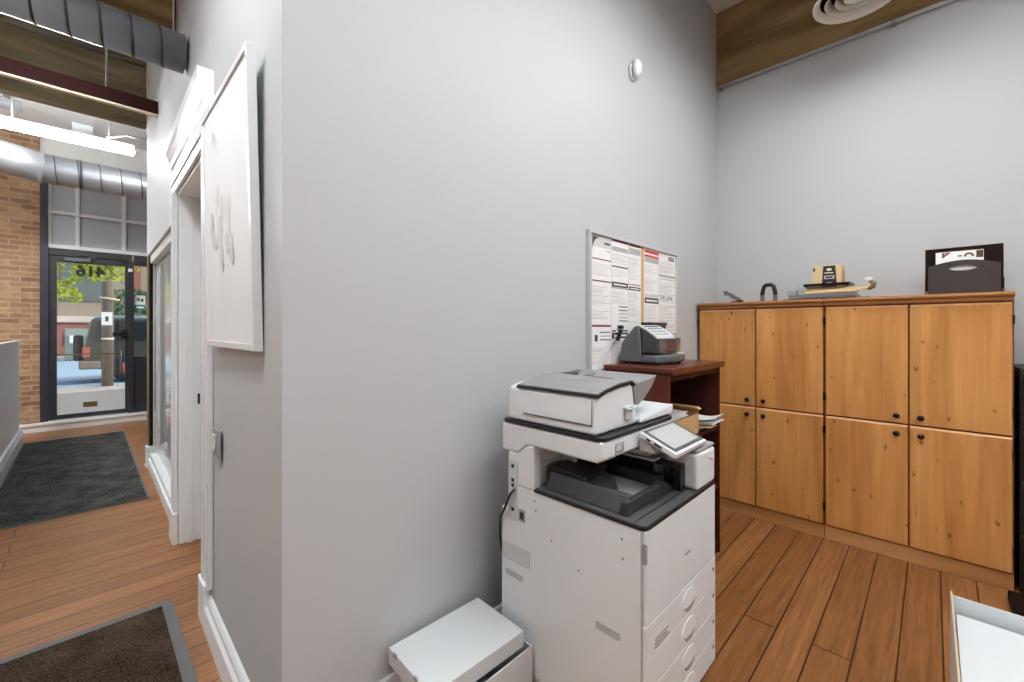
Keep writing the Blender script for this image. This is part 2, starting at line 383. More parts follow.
sk=nt.nodes.new('ShaderNodeTexSky'); sk.sky_type='NISHITA'; sk.sun_elevation=math.radians(48); sk.sun_rotation=math.radians(70); sk.sun_disc=False; sk.air_density=1.2; sk.dust_density=2
nt.links.new(sk.outputs[0],nt.nodes['Background'].inputs[0]); nt.nodes['Background'].inputs[1].default_value=.34
sun=bpy.data.lights.new('sun','SUN'); so=bpy.data.objects.new('sun',sun); C.objects.link(so); sun.energy=4.2; sun.angle=.01; sun.color=(1,.95,.86)
so.rotation_euler=(math.radians(42),0,math.radians(50)); so.location=(0,20,20)

# ------------------------------------------------------------------ setting
ZC=4.30
struct(MB().box(-4.2,6.5,-3.2,8.86,-.05,0).build('floor',M['floor']))
struct(MB().box(-4.3,6.6,-3.3,9.4,ZC,ZC+.1).build('ceiling',M['ceil']))
YW=1.398; XR=4.061
# block between hall and copy room: main wall and hall wall
struct(MB().box(.42,XR+.15,YW,YW+.18,0,ZC).build('wall_main',M['wall']))
struct(MB().box(XR,XR+.15,-3.2,YW,0,ZC).build('wall_right',M['wall_back']))
xw=lambda y: .42+(y-1.398)*.0089
def wslab(g,ya,yb,z0,z1,d0=0,d1=.18,m=0):
    g.prism([(xw(ya)+d0,ya),(xw(ya)+d1,ya),(xw(yb)+d1,yb),(xw(yb)+d0,yb)],'z',z0,z1,m); return g
hw=MB()
wslab(hw,YW+.181,2.60,0,ZC); wslab(hw,2.60,3.60,2.36,ZC); wslab(hw,3.60,3.76,0,ZC); wslab(hw,3.76,5.88,2.2,ZC)
struct(hw.build('wall_left',M['wall']))
# hidden shell of the loft
struct(MB().box(-4.3,6.6,-3.35,-3.2,0,ZC).build('wall_back',M['offwhite']))
struct(MB().box(-4.35,-4.2,-3.2,9.4,0,ZC).build('wall_far_left',M['offwhite']))
struct(MB().box(6.5,6.6,-3.2,9.4,0,ZC).build('wall_far_right',M['offwhite']))
# office behind the partition is closed by a wall in line with the front
struct(MB().box(-.62,-.585,4.0,8.20,0,1.28).build('wall_half',M['white'],bevel=.004))
t=MB(); t.box(-.622,-.583,3.99,8.203,1.281,1.297); struct(t.build('trim_1',M['white'],bevel=.004))
# half wall baseboard
bb=MB(); bb.prism([(-.584,0),(-.55,0),(-.552,.11),(-.56,.13),(-.566,.17),(-.584,.18)],'y',4.0,8.2); struct(bb.build('baseboard_half_wall',M['white']))
# baseboard of hall wall near the camera: stepped cap
bb=MB()
def wbase(g,ya,yb,prof):
    n=len(prof); A=[(xw(ya)+d,ya,z) for d,z in prof]; B=[(xw(yb)+d,yb,z) for d,z in prof]
    g.add(A+B,[list(range(n))[::-1],list(range(n,2*n))]+[[i,(i+1)%n,n+(i+1)%n,n+i] for i in range(n)])
wbase(bb,YW,2.479,[(-.001,0),(-.03,0),(-.03,.012),(-.028,.105),(-.018,.12),(-.016,.14),(-.009,.155),(-.001,.165)]); struct(bb.build('baseboard_left',M['white']))
bb=MB(); bb.prism([(YW-.001,0),(YW-.03,0),(YW-.028,.13),(YW-.016,.165),(YW-.01,.19),(YW-.001,.196)],'x',.44,4.05); struct(bb.build('baseboard_main',M['white']))
# door_1 : white cased opening with a closed white leaf set deep
d1=bpy.data.objects.new('door_1',None); C.objects.link(d1); d1.location=(.42,2.94,0); struct(d1,'white cased doorway in the grey hall wall past the picture','door')
g=MB()
for y0,y1 in ((2.42,2.60),(3.60,3.74)):
    wslab(g,y0,y1,.21,2.36,-.018,-.001); wslab(g,y0+.012,y0+.03,.21,2.36,-.026,-.018); wslab(g,y1-.05,y1-.012,.21,2.36,-.024,-.018)
wslab(g,2.42,3.74,2.36,2.45,-.018,-.001); wslab(g,2.42,3.74,2.42,2.45,-.025,-.018)
g.build('casing',M['white'],d1,bevel=.003)
g=MB()
for y0,y1 in ((2.48,2.63),(3.58,3.77)): wslab(g,y0,y1,0,.21,-.03,-.001)
g.build('plinth_block',M['white'],d1,bevel=.004)
g=MB(); wbase(g,2.40,3.64,[(-.001,2.45),(-.024,2.45),(-.026,2.50),(-.034,2.52),(-.038,2.55),(-.054,2.59),(-.064,2.61),(-.067,2.66),(-.001,2.66)]); g.build('cornice',M['white'],d1)
g=MB(); wslab(g,3.58,3.5995,0,2.36,.002,.178); wslab(g,2.6005,2.62,0,2.36,.002,.178); wslab(g,2.62,3.58,2.34,2.3595,.002,.178); wslab(g,3.565,3.58,0,2.34,.05,.08)
g.build('jamb',M['white'],d1,bevel=.002)
g=MB(); wslab(g,2.621,3.579,.01,2.338,.125,.165)
for z0,z1 in ((.2,.95),(1.1,2.15)):
    for y0,y1 in ((2.72,3.04),(3.14,3.46)): wslab(g,y0,y1,z0,z1,.121,.125)
g.build('leaf',M['white'],d1,bevel=.003)
g=MB(); wslab(g,3.5765,3.5798,.93,1.0,.105,.118); g.build('strike_plate',M['knob'],d1)

# window_3 : glossy office partition
p3=bpy.data.objects.new('window_3',None); C.objects.link(p3); p3.location=(.47,4.7,0); struct(p3,'white framed glossy glass partition along the hall','window')
g=MB()
wslab(g,3.78,5.76,0,.10,0,.08); wslab(g,3.78,5.76,.10,.15,.016,.08); wslab(g,3.78,5.76,2.12,2.199,.02,.08); wslab(g,3.78,3.84,.15,2.12,.02,.08); wslab(g,5.756,5.765,.15,2.12,.06,.08)
g.build('frame',M['white'],p3,bevel=.003)
g=MB(); wslab(g,3.84,5.755,.15,2.12,.072,.079); g.build('glass',M['partglass'],p3)
# bronze post
ps=thing('corner_post','bronze metal post with white base sleeve at end of glass partition','post',(.485,5.825,0))
g=MB(); g.box(.459,.472,5.79,5.86,.20,2.199); g.build('pale_face',M['bronze'],ps)
g=MB(); g.box(.4725,.502,5.79,5.86,.20,2.199); g.build('dark_face',M['bronzed'],ps)
g=MB(); g.box(.5025,.514,5.79,5.86,.20,2.199); g.build('edge_strip',M['white'],ps)
g=MB(); g.box(.440,.518,5.77,5.87,0,.03); g.box(.446,.516,5.775,5.865,.03,.22); g.box(.443,.517,5.772,5.868,.185,.20); g.build('base_sleeve',M['white'],ps,bevel=.004)

# front wall : brick pier, upper wall, step
YF=9.0
g=MB(); g.box(-4.2,-.45,YF-.06,YF+.3,0,ZC); struct(g.build('wall_front',M['brick']))
g=MB(); g.box(-.449,6.5,YF-.02,YF+.3,3.62,ZC); struct(g.build('wall_front_header',M['offwhite']))
g=MB(); g.box(1.95,6.5,YF,YF+.25,0,3.62); struct(g.build('wall_front_side',M['offwhite']))
g=MB(); g.box(-.95,2.0,8.80,9.3,.085,.115); g.box(-.93,2.0,8.815,9.3,0,.085); struct(g.build('trim_2',M['offwhite'],bevel=.004),'white raised step below the street door','step')
# door_2 street door
d2=bpy.data.objects.new('door_2',None); C.objects.link(d2); d2.location=(.08,YF,.12); struct(d2,'charcoal framed glass street door with black numerals','door')
g=MB(); g.box(-.448,-.365,YF-.06,YF+.06,.116,2.60); g.box(-.365,.52,YF-.05,YF+.06,2.50,2.60); g.box(.475,.545,YF-.05,YF+.06,.116,2.50); g.build('frame',M['doorblack'],d2,bevel=.004)
g=MB(); g.box(-.362,-.286,YF-.03,YF+.02,.125,2.495); g.box(.442,.472,YF-.03,YF+.02,.125,2.495); g.box(-.286,.442,YF-.03,YF+.02,2.41,2.495); g.box(-.286,.442,YF-.03,YF+.02,.125,.19)
lf=g.build('leaf',M['doorblack'],d2,bevel=.003)
g=MB(); g.box(-.286,.442,YF-.008,YF,.50,2.41); g.build('pane',M['glass'],lf)
g=MB(); g.box(-.286,.442,YF-.018,YF+.008,.19,.50); kp=g.build('kick_panel',M['cardwhite'],lf)
g=MB(); g.box(-.02,.13,YF-.03,YF-.0185,.275,.345); g.build('mail_slot',M['brass'],lf,bevel=.003)
g=MB(); g.tube([(-.286,YF-.045,1.06),(.40,YF-.045,1.06)],.009,8); g.tube([(-.28,YF-.045,1.06),(-.28,YF-.02,1.06)],.008,8); g.tube([(.39,YF-.045,1.06),(.39,YF-.02,1.06)],.008,8); g.build('push_bar',M['brass'],lf)
g=MB(); g.box(.30,.455,YF-.075,YF-.031,1.33,1.39); g.box(.395,.455,YF-.05,YF-.031,1.27,1.43); g.build('lock_case',M['black'],lf,bevel=.004)
g=MB(); g.tube([(.42,YF-.03,1.10),(.42,YF-.075,1.10),(.40,YF-.08,1.09),(.40,YF-.08,.74),(.42,YF-.075,.73),(.42,YF-.03,.73)],.011,8); g.lathe([(.02,0),(.02,.012)],(.43,YF-.045,.92),'y',12); g.build('pull_handle',M['silver'],lf)
g=MB(); g.box(-.21,.06,YF-.10,YF-.031,2.425,2.475); g.build('door_closer',M['silver'],d2,bevel=.006)
g=MB(); g.tube([(-.02,YF-.09,2.478),(.12,YF-.12,2.50),(-.05,YF-.055,2.53)],.008,8); g.build('closer_arm',M['silver'],d2)
g=textmb('416',.21,mat4((.06,YF-.012,2.29),(-1,0,0),(0,0,1),(0,1,0)),.001,None,0,.008); g.build('numerals',M['numerals'],lf)
g=MB(); g.box(.475,.53,YF-.068,YF-.051,2.33,2.38); g.build('door_contact',M['conn'],d2,bevel=.003)
# window_2 sidelight
w2=bpy.data.objects.new('window_2',None); C.objects.link(w2); w2.location=(.95,YF,.12); struct(w2,'narrow glass sidelight right of the street door with teal sticker','window')
g=MB(); g.box(.546,1.94,YF-.05,YF+.06,2.44,2.60); g.box(1.2,1.28,YF-.05,YF+.06,.116,2.44); g.box(1.87,1.94,YF-.05,YF+.06,.116,2.44); g.box(.546,1.2,YF-.04,YF+.05,.116,.22); g.box(1.28,1.87,YF-.04,YF+.05,.116,.22); g.box(.546,1.2,YF-.03,YF+.04,.22,1.0); g.box(1.28,1.87,YF-.03,YF+.04,.22,1.0)
g.build('frame',M['doorblack'],w2,bevel=.003)
g=MB(); g.box(.546,1.2,YF-.004,YF+.004,1.0,2.44); g.box(1.28,1.87,YF-.004,YF+.004,1.0,2.44); g.build('pane',M['glass'],w2)
g=MB(); g.box(.555,.685,YF-.010,YF-.005,1.82,1.97,0); g.box(.555,.685,YF-.010,YF-.005,1.74,1.82,1); g.box(.575,.665,YF-.0115,YF-.0101,1.77,1.79,0); g.box(.58,.62,YF-.0115,YF-.0101,1.88,1.93,1); g.box(.635,.66,YF-.0115,YF-.0101,1.87,1.92,2); g.build('sticker',[M['paper'],M['teal'],M['ink']],w2)
# window_1 transom
w1=bpy.data.objects.new('window_1',None); C.objects.link(w1); w1.location=(.8,YF,2.6); struct(w1,'white barred transom window above the street door','window')
g=MB(); g.box(-.448,-.375,YF-.06,YF+.06,2.601,3.619); g.build('side_jamb',M['doorblack'],w1)
g=MB()
for z,h in ((2.64,.03),(3.12,.045),(3.56,.06)): g.box(-.374,1.94,YF-.04,YF+.03,z-h/2,z+h/2)
g.box(-.374,1.94,YF-.05,YF+.05,2.601,2.625)
for x,wd in ((-.355,.03),(-.08,.045),(.43,.05),(.94,.05),(1.45,.05),(1.92,.03)): g.box(x-wd/2,x+wd/2,YF-.03,YF+.03,2.625,3.60)
g.box(-.374,1.94,YF-.05,YF+.05,3.6,3.619)
g.build('bars',M['white'],w1,bevel=.002)
g=MB(); g.box(-.374,1.94,YF+.005,YF+.012,2.625,3.60); g.build('pane',M['frost'],w1)

# timber headers and beam
g=MB(); g.box(-4.2,.46,5.90,6.02,3.585,ZC); struct(g.build('trim_3',M['timberh']),'dull brown timber header across the hall ceiling beyond the maroon beam','timber header')
g=MB(); g.box(-4.2,.4195,3.66,3.80,3.40,ZC); struct(g.build('trim_4',M['timber']),'brown timber header behind the near spiral duct','timber header')
g=MB(); g.box(4.035,4.0605,-3.2,YW-.004,3.63,ZC-.002); struct(g.build('trim_5',M['timber']),'brown timber fascia at the top of the right wall','timber fascia')
g=MB(); g.box(4.028,4.0605,-3.2,YW-.004,3.614,3.629); struct(g.build('trim_6',M['steelw']),'thin steel ledge under the timber fascia','ledge')
cd=thing('conduit','thin steel conduit running along foot of the timber fascia','conduit',(4.0,YW,3.60))
g=MB(); g.tube([(4.016,YW-.01,3.606),(4.016,-3.0,3.606)],.008,10); g.build('pipe',M['steelw'],cd)
g=MB()
for y in (1.36,.2,-1.): g.box(4.005,4.0605,y-.012,y+.012,3.595,3.6135)
g.build('strap',M['steel'],cd)
bm_=thing('steel_beam','maroon steel beam with lower flange coloured pale as lit, spanning the hall','beam',(-1.8,4.85,3.28))
g=MB(); g.box(-4.1,xw(4.8)-.001,4.80,4.83,3.312,3.425); g.box(-4.1,xw(4.8)-.001,4.83,4.90,3.412,3.425); g.build('web',M['maroon'],bm_)
g=MB(); g.box(-4.1,xw(4.8)-.001,4.795,4.835,3.296,3.3115); g.build('flange',M['cream'],bm_)  # cream colour stands for light caught on the maroon flange
g=MB(); g.tube([(.125,4.86,3.4255),(.125,4.86,ZC-.002)],.008,8); g.lathe([(.02,3.426),(.02,3.44)],(.125,4.86,0),'z',6); g.build('hanger_rod',M['steel'],bm_)
cp_=MB(); cp_.tube([(-4.1,5.884,4.20),(.44,5.884,4.20)],.014,8); tag(cp_.build('conduit',M['steel'],loc=(-1.8,5.86,3.97)),'grey conduit running along the dull timber header above the hall','conduit')

# spiral ducts
def spiral(x0,x1,y,z,r,seam,m0,m1):
    g=MB(); n=28
    g.tube([(x0,y,z),(x1,y,z)],r,n)
    return g
def seams(x0,x1,y,z,r,step,slant):
    g=MB(); x=x0
    while x<x1-slant:
        pts=[]
        for k in range(25):
            q=2*PI*k/24; pts.append((x+slant*k/24,y+r*math.cos(q),z+r*math.sin(q)))
        g.tube(pts,.005,5); x+=step
    return g
du=thing('air_duct','galvanised spiral duct crossing the hall near the camera','duct',(-1.8,3.2,3.09))
g=MB(); g.tube([(-4.15,3.2,3.095),(.419,3.2,3.095)],.108,32); g.build('spiral_pipe',M['steel'],du)
g=seams(-4.1,.42,3.2,3.095,.108,.125,.06); g.build('seam',M['seam'],du)
for x in (-1.3,-3.2):
    g=MB(); g.tube([(x,3.2,3.20),(x,3.2,ZC-.001)],.006,6); g.build('hanger_rod',M['steel'],du)
du=thing('air_duct','silver duct with an elbow below the fluorescent strip near street door','duct',(0,7.8,3.44))
g=MB(); g.tube([(-.40,7.8,3.425),(6.0,7.8,3.425)],.175,32); g.build('spiral_pipe',M['steel'],du)
g=MB(); g.tube([(-1.36,7.27,ZC-.002),(-1.36,7.27,3.66),(-1.31,7.30,3.53),(-1.18,7.37,3.45),(-.85,7.55,3.44),(-.62,7.70,3.44),(-.40,7.8,3.425)],.182,32); g.tube([(-.41,7.8,3.425),(-.37,7.8,3.425)],.187,32); g.build('elbow',M['steelw'],du)
for x in (1.6,4.0):
    g=MB(); g.tube([(x,7.8,3.598),(x,7.8,ZC-.001)],.006,6); g.build('hanger_rod',M['steel'],du)
g=seams(-.3,1.4,7.8,3.425,.175,.2,.08); g.tube([(-.05+.001*k,7.8+.176*math.cos(2*PI*k/24),3.425+.176*math.sin(2*PI*k/24)) for k in range(25)],.008,5); g.build('seam',M['seam'],du)

# fluorescent strip, emergency head, pipes
fl=thing('fluorescent_light','long glowing fluorescent strip hung above the street entrance','ceiling light',(-1.,7.0,3.6))
g=MB(); g.box(-2.9,.43,6.985,7.015,3.655,3.70); g.build('housing',M['white'],fl)
g=MB(); g.box(-2.88,.425,6.945,7.055,3.585,3.654); g.build('diffuser',M['tube'],fl,bevel=.012)
g=MB(); g.tube([(.425,7.0,3.62),(.46,7.0,3.62)],.012,8); g.tube([(-.55,7,3.70),(-.55,7,ZC-.002)],.008,8); g.tube([(.2,7,3.70),(.2,7,ZC-.002)],.005,8); g.build('hanger',M['steel'],fl)
g=MB(); g.tube([(.18,6.97,3.715),(.24,6.95,3.73),(.30,6.93,3.76),(.36,6.92,3.78),(.55,6.92,3.78)],.012,8); tag(g.build('flexible_conduit',M['conn'],loc=(.3,6.9,3.74)),'white flexible conduit feeding the right end of fluorescent strip','conduit')
em=thing('emergency_light','small white wedge shaped emergency lamp on ceiling above fluorescent strip','emergency light',(-.02,8.3,4.2))
g=MB(); g.prism([(8.42,4.298),(8.5,4.298),(8.5,4.22),(8.45,4.165),(8.28,4.135),(8.27,4.15),(8.42,4.20)],'x',-.13,.08); g.build('housing',M['white'],em,bevel=.008)
g=MB(); g.box(-.05,.02,8.32,8.40,4.120,4.138); g.build('lens',M['plastic2'],em)
pp=thing('ceiling_pipe','pale painted pipe run along the white ceiling above the entrance','pipe',(-1.0,7.4,4.2))
g=MB(); g.tube([(-4.1,7.25,4.1),(-.5,7.25,4.1),(-.4,7.25,4.13),(-.3,7.25,4.16),(.6,7.25,4.16)],.025,10); g.build('pipe',M['ceil'],pp)
g=MB(); g.tube([(-.6,7.25,4.1),(-.6,7.25,3.95)],.035,10); g.tube([(-.72,7.25,4.1),(-.72,7.25,3.95)],.022,10); g.box(-.82,-.5,7.15,7.35,3.90,3.95); g.build('valve_fitting',M['steel'],pp)
g=MB(); g.tube([(-.2,7.25,4.16),(-.2,7.25,ZC)],.006,6); g.tube([(-1.6,7.25,4.1),(-1.6,7.25,ZC)],.006,6); g.build('hanger',M['steel'],pp)

# ceiling diffuser on a drop
df=thing('ceiling_diffuser','round cream ceiling air diffuser with nested rings by the fascia','air vent',(3.36,.326,3.47))
cx,cy,cz=3.34,.33,3.474
g=MB(); g.lathe([(.186,.030),(.205,.008),(.222,-.002),(.225,.006),(.208,.02),(.192,.04),(.186,.030)],(cx,cy,cz),'z',48,close=False); g.build('outer_ring',M['diffw'],df)
g=MB(); g.lathe([(.191,.041),(.191,.139),(.142,.141)],(cx,cy,cz),'z',40,close=False); g.build('plenum',M['blackmat'],df)  # plenum and neck blackened to paint in the shade between the rings
for ro,ri,zz in ((.160,.128,.004),(.108,.080,.006)):
    g=MB(); g.lathe([(ro,zz),(ro+.003,zz+.004),(ri+.003,zz+.042),(ri,zz+.040),(ro,zz)],(cx,cy,cz),'z',40,close=False); g.build('ring',M['diffw'],df)
g=MB(); g.lathe([(.0,.01),(.062,.01),(.066,.015),(.04,.055),(.0,.06)],(cx,cy,cz),'z',32,close=False); cn=g.build('centre_cone',M['diffw'],df)
g=MB(); g.lathe([(.0,.004),(.022,.004),(.024,.009)],(cx+.0,cy-.02,cz),'z',20,close=False); g.build('adjuster_cap',M['cardtan'],cn)
g=MB(); g.lathe([(.142,.142),(.142,ZC-cz-.002)],(cx,cy,cz),'z',32,close=False); g.lathe([(.141,.20),(.0,.201)],(cx,cy,cz),'z',32,close=False); g.build('neck',M['blackmat'],df)

# unseen pendant panels: some placed from wall glow, the rest added as fill
def pendant(x,y,z,lx,ly,label,cat='ceiling light',up=False,shade=False):
    p=thing('unseen_pendant',label,cat,(x,y,z))
    o_=.14 if shade else 0
    g=MB(); g.box(x-lx/2-o_,x+lx/2+o_,y-ly/2-o_,y+ly/2+o_,z+.004,z+.06); g.build('housing',M['white'],p,bevel=.004)
    g=MB(); g.box(x-lx/2+.012,x+lx/2-.012,y-ly/2+.012,y+ly/2-.012,z-(.04 if shade else 0),z+.0035); g.build('diffuser',M['lamp'],p)
    if up:
        g=MB(); g.box(x-lx/2+.012,x+lx/2-.012,y-ly/2+.012,y+ly/2-.012,z+.0605,z+.064); g.build('added_uplight',M['fillup'],p)  # glowing top added to brighten the hall ceiling
    for s in (-1,1):
        g=MB(); g.tube([(x+s*lx*.4,y,z+.064),(x+s*lx*.4,y,ZC-.002)],.004,6); g.build('cable',M['steel'],p)
    return p
G='pendant panels above the copy room and hall'
pendant(1.65,.10,3.56,1.15,.22,'flat white pendant lamp hung above the copier',shade=True)
pendant(2.85,.12,3.56,.2,.9,'flat white pendant lamp before the alder cabinets',shade=True)
pendant(2.0,-1.9,3.60,1.3,.3,'unseen added fill lamp over the back of copy room')  # added to light the cabinet fronts, out of view
pendant(.3,-1.0,3.60,1.3,.3,'unseen added fill lamp behind the camera position')  # added fill light, never in view
pendant(-.30,1.45,3.60,.38,1.3,'flat white pendant lamp over the near hall mat')
pendant(-.38,4.4,3.57,1.0,.12,'slim added fill lamp across the hall hidden behind the near spiral duct',up=True)  # added to brighten the hall, kept out of sight by the duct
pendant(-2.2,3.4,3.60,.3,1.3,'unseen added fill lamp over the reception side',up=True)  # added fill for the hall, outside the view
pendant(-1.4,6.6,3.15,.5,1.4,'unseen added fill lamp over reception near the street',up=True)  # added to brighten the transom and front wall, out of view

# ------------------------------------------------------------------ hall things
def mat_rect(name,label,x0,x1,y0,y1,m,bw,bx=None):
    t=thing(name,label,'mat',((x0+x1)/2,(y0+y1)/2,0))
    g=MB(); g.box(x0+bw,x1-bw,y0+bw,y1-bw,.004,.013); g.build('pile',m,t)
    g=MB()
    for a in ((x0,x1,y0,y0+bw),(x0,x1,y1-bw,y1),(x0,x0+bw,y0+bw,y1-bw),(x1-bw,x1,y0+bw,y1-bw)): g.box(*a,0.0005,.009)
    g.box(x0+bw,x1-bw,y0+bw,y1-bw,.0005,.0039); g.build('rubber_border',M['rubber'],t)
mat_rect('door_mat','long charcoal carpet runner lying before the street door',-.545,.385,4.74,8.04,M['rug'],.012)
mat_rect('door_mat','brown black carpet mat with grey rubber border at bottom left',-.62,.325,1.45,2.874,M['rug2'],.045)

# leaning picture
pc=thing('picture','white framed canvas of pale grey flowers leaning off the hall wall','picture',(.40,1.96,1.373))
def PT(y,z,dep):   # dep: distance out of the back plane
    t=(z-1.373)/1.012; xb=.4185-t*.023
    return (xb-dep*.999,y,z)
Y0,Y1,Z0,Z1=1.581,2.345,1.373,2.385
g=MB()
def pbox(g,y0,y1,z0,z1,d0,d1,m=0):
    v=[PT(y0,z0,d0),PT(y1,z0,d0),PT(y1,z1,d0),PT(y0,z1,d0),PT(y0,z0,d1),PT(y1,z0,d1),PT(y1,z1,d1),PT(y0,z1,d1)]
    g.add(v,[(0,1,2,3),(4,7,6,5),(0,4,5,1),(1,5,6,2),(2,6,7,3),(3,7,4,0)],m)
bw=.022
pbox(g,Y0,Y1,Z0,Z0+bw,0,.028); pbox(g,Y0,Y1,Z1-bw,Z1,0,.028); pbox(g,Y0,Y0+bw,Z0+bw,Z1-bw,0,.028); pbox(g,Y1-bw,Y1,Z0+bw,Z1-bw,0,.028)
g.build('frame',M['white'],pc,bevel=.001)
g=MB(); pbox(g,Y0+bw+.001,Y1-bw-.001,Z0+bw+.001,Z1-bw-.001,.006,.022)
rnd=random.Random(3)
def petal(y,z,a,b,rot,m,k):
    n=14; pts=[]
    for i in range(n):
        q=2*PI*i/n; u=a*math.cos(q); v=b*math.sin(q)*(1-.25*math.cos(q))
        pts.append(PT(y+u*math.cos(rot)-v*math.sin(rot),z+u*math.sin(rot)+v*math.cos(rot),.0222+.0001*k))
    g.add(pts,[list(range(n))],m)
k=1
for (y,z) in ((1.98,1.93),(2.10,1.97),(1.88,1.90),(2.06,1.83),(1.93,1.80),(2.15,1.80),(2.02,1.73),(1.86,1.76),(2.20,1.90)):
    for j in range(3):
        petal(y+rnd.uniform(-.03,.03),z+rnd.uniform(-.03,.03),rnd.uniform(.03,.055),rnd.uniform(.018,.028),rnd.uniform(1.2,1.9),1 if j<2 else 2,k); k+=1
for y0_,y1_ in ((2.02,2.0),(1.93,1.99),(2.1,2.02)):
    pts=[PT(y0_,1.72,.0223),PT(y0_+.004,1.72,.0223),PT(y1_+.003,1.46,.0223),PT(y1_,1.46,.0223)]; g.add(pts,[(0,1,2,3)],1)
petal(2.08,2.22,.035,.012,1.2,1,k); petal(2.13,2.24,.03,.012,1.9,1,k+1)
g.build('canvas',[M['canvas'],M['ghost'],M['ghost2']],pc)

# light switch
sw=thing('light_switch','grey wall plate with white rocker on the near hall wall','light switch',(.4195,2.275,.93))
g=MB(); g.box(.413,.4195,2.205,2.345,.868,.998); g.build('plate',M['plasticgrey'],sw,bevel=.003)
g=MB(); g.box(.404,.4128,2.27,2.325,.895,.972); g.build('rocker',M['conn'],sw,bevel=.004)

# ------------------------------------------------------------------ copier
cpx=thing('copier','tall white office copier with document feeder and charcoal output tray','copier',(1.4775,.93,0))
g=MB(); g.prism([(.625,.135),(1.242,.135),(1.242,.733),(1.205,.733),(1.205,.834),(.625,.834)],'x',1.19,1.765); g.box(1.195,1.76,.64,1.235,.11,.135)
# bay: column, back, right block
g.prism([(1.066,.834),(1.204,.834),(1.204,.9610),(1.152,.9610),(1.10,1.0015),(1.066,1.0015)],'x',1.1905,1.235); g.box(1.2355,1.764,1.09,1.14,.834,.963)
body=g.build('body',M['plastic'],cpx,bevel=.006)
for x in (1.24,1.71):
    for y in (.69,1.18):
        g=MB(); g.lathe([(.0,-.014),(.04,-.014),(.045,-.008),(.045,.008),(.04,.014),(.0,.014)],(x,y,.046),'x',18,close=False); g.box(x-.03,x+.03,y-.03,y+.03,.092,.109); g.box(x-.022,x-.017,y-.02,y+.02,.04,.095); g.box(x+.017,x+.022,y-.02,y+.02,.04,.095); g.build('caster',M['blackmat'],cpx)
# deck plate
def rrect(x0,x1,y0,y1,r,n=5,corners=(1,1,1,1)):
    pts=[]
    for (cx_,cy_,a0,on) in ((x0,y0,PI,corners[0]),(x1,y0,1.5*PI,corners[1]),(x1,y1,0,corners[2]),(x0,y1,.5*PI,corners[3])):
        if not on: pts.append((cx_,cy_)); continue
        ccx=cx_+(r if cx_==x0 else -r); ccy=cy_+(r if cy_==y0 else -r)
        for i in range(n+1):
            a=a0+.5*PI*i/n; pts.append((ccx+r*math.cos(a),ccy+r*math.sin(a)))
    return pts
g=MB(); g.prism(rrect(1.187,1.767,.612,1.064,.022,6,(1,1,0,0)),'z',.8345,.842); g.build('deck_rim',M['black'],cpx)
g=MB(); g.prism(rrect(1.193,1.761,.618,1.060,.018,6,(1,1,0,0)),'z',.8421,.847); dk=g.build('deck_plate',M['darkgrey'],cpx)
g=MB(); g.box(1.20,1.585,.655,.658,.8471,.8479); g.box(1.36,1.585,.682,.684,.8471,.8479); g.build('deck_groove',M['black'],dk)
# bay interior
g=MB(); g.box(1.2355,1.42,1.070,1.089,.848,.999); 
for z in (.89,.93,.965): g.box(1.24,1.42,1.067,1.070,z,z+.004)
g.build('bay_lining',M['plastic2'],cpx)
g=MB(); g.box(1.4205,1.589,1.064,1.089,.848,.999); g.box(1.565,1.589,.80,1.064,.848,.93); 
for y in (.70,.78,.86,.94): g.box(1.552,1.575,y,y+.03,.85,.935)
g.box(1.555,1.585,.66,.80,.925,.942); g.box(1.43,1.56,1.03,1.06,.93,.999); g.box(1.545,1.589,.66,.69,.848,.93)
g.tube([(1.43,1.02,.955),(1.56,1.02,.955)],.008,8)
g.build('exit_guide',M['black'],cpx,bevel=.002)
g=MB(); g.box(1.50,1.565,.765,1.02,.965,.982); g.box(1.52,1.575,.75,1.02,.942,.950); g.box(1.36,1.375,1.0,1.066,.88,.998); g.tube([(1.375,1.03,.96),(1.45,.98,.955)],.006,8); g.build('exit_rollers',M['plastic2'],cpx,bevel=.002)
# output tray : raised rim, stepped rear, sloping paper bed
g=MB()
g.prism([(1.215,.848),(1.245,.905),(1.262,.906),(1.262,.848)],'y',.695,1.03)                    # left wall
g.prism([(.690,.848),(.690,.892),(.712,.893),(.722,.86),(.722,.848)],'x',1.216,1.46)           # front wall
g.prism([(1.46,.848),(1.46,.893),(1.50,.885),(1.535,.865),(1.545,.848)],'y',.690,.722)
g.prism([(.86,.848),(.89,.912),(1.04,.925),(1.06,.915),(1.06,.848)],'x',1.262,1.40)            # rear block
g.prism([(.95,.848),(.97,.90),(1.04,.905),(1.055,.848)],'x',1.40,1.54)
g.prism([(1.50,.848),(1.515,.895),(1.545,.90),(1.552,.848)],'y',.722,1.0)                      # right rail
g.prism([(.80,.848),(.82,.905),(.86,.912),(.88,.848)],'x',1.262,1.36)
g.prism([(1.30,.885),(1.34,.908),(1.42,.914),(1.48,.905),(1.50,.885)],'y',.93,.955)             # arched stop
tr=g.build('output_tray',M['trayd'],cpx,bevel=.004)
g=MB(); g.add([(1.262,.722,.872),(1.50,.722,.855),(1.50,.95,.860),(1.262,.95,.882),(1.262,.722,.848),(1.50,.722,.848),(1.50,.95,.848),(1.262,.95,.848)],[(0,1,2,3),(4,7,6,5),(0,4,5,1),(1,5,6,2),(2,6,7,3),(3,7,4,0)]); g.build('tray_bed',M['plasticgrey'],tr)
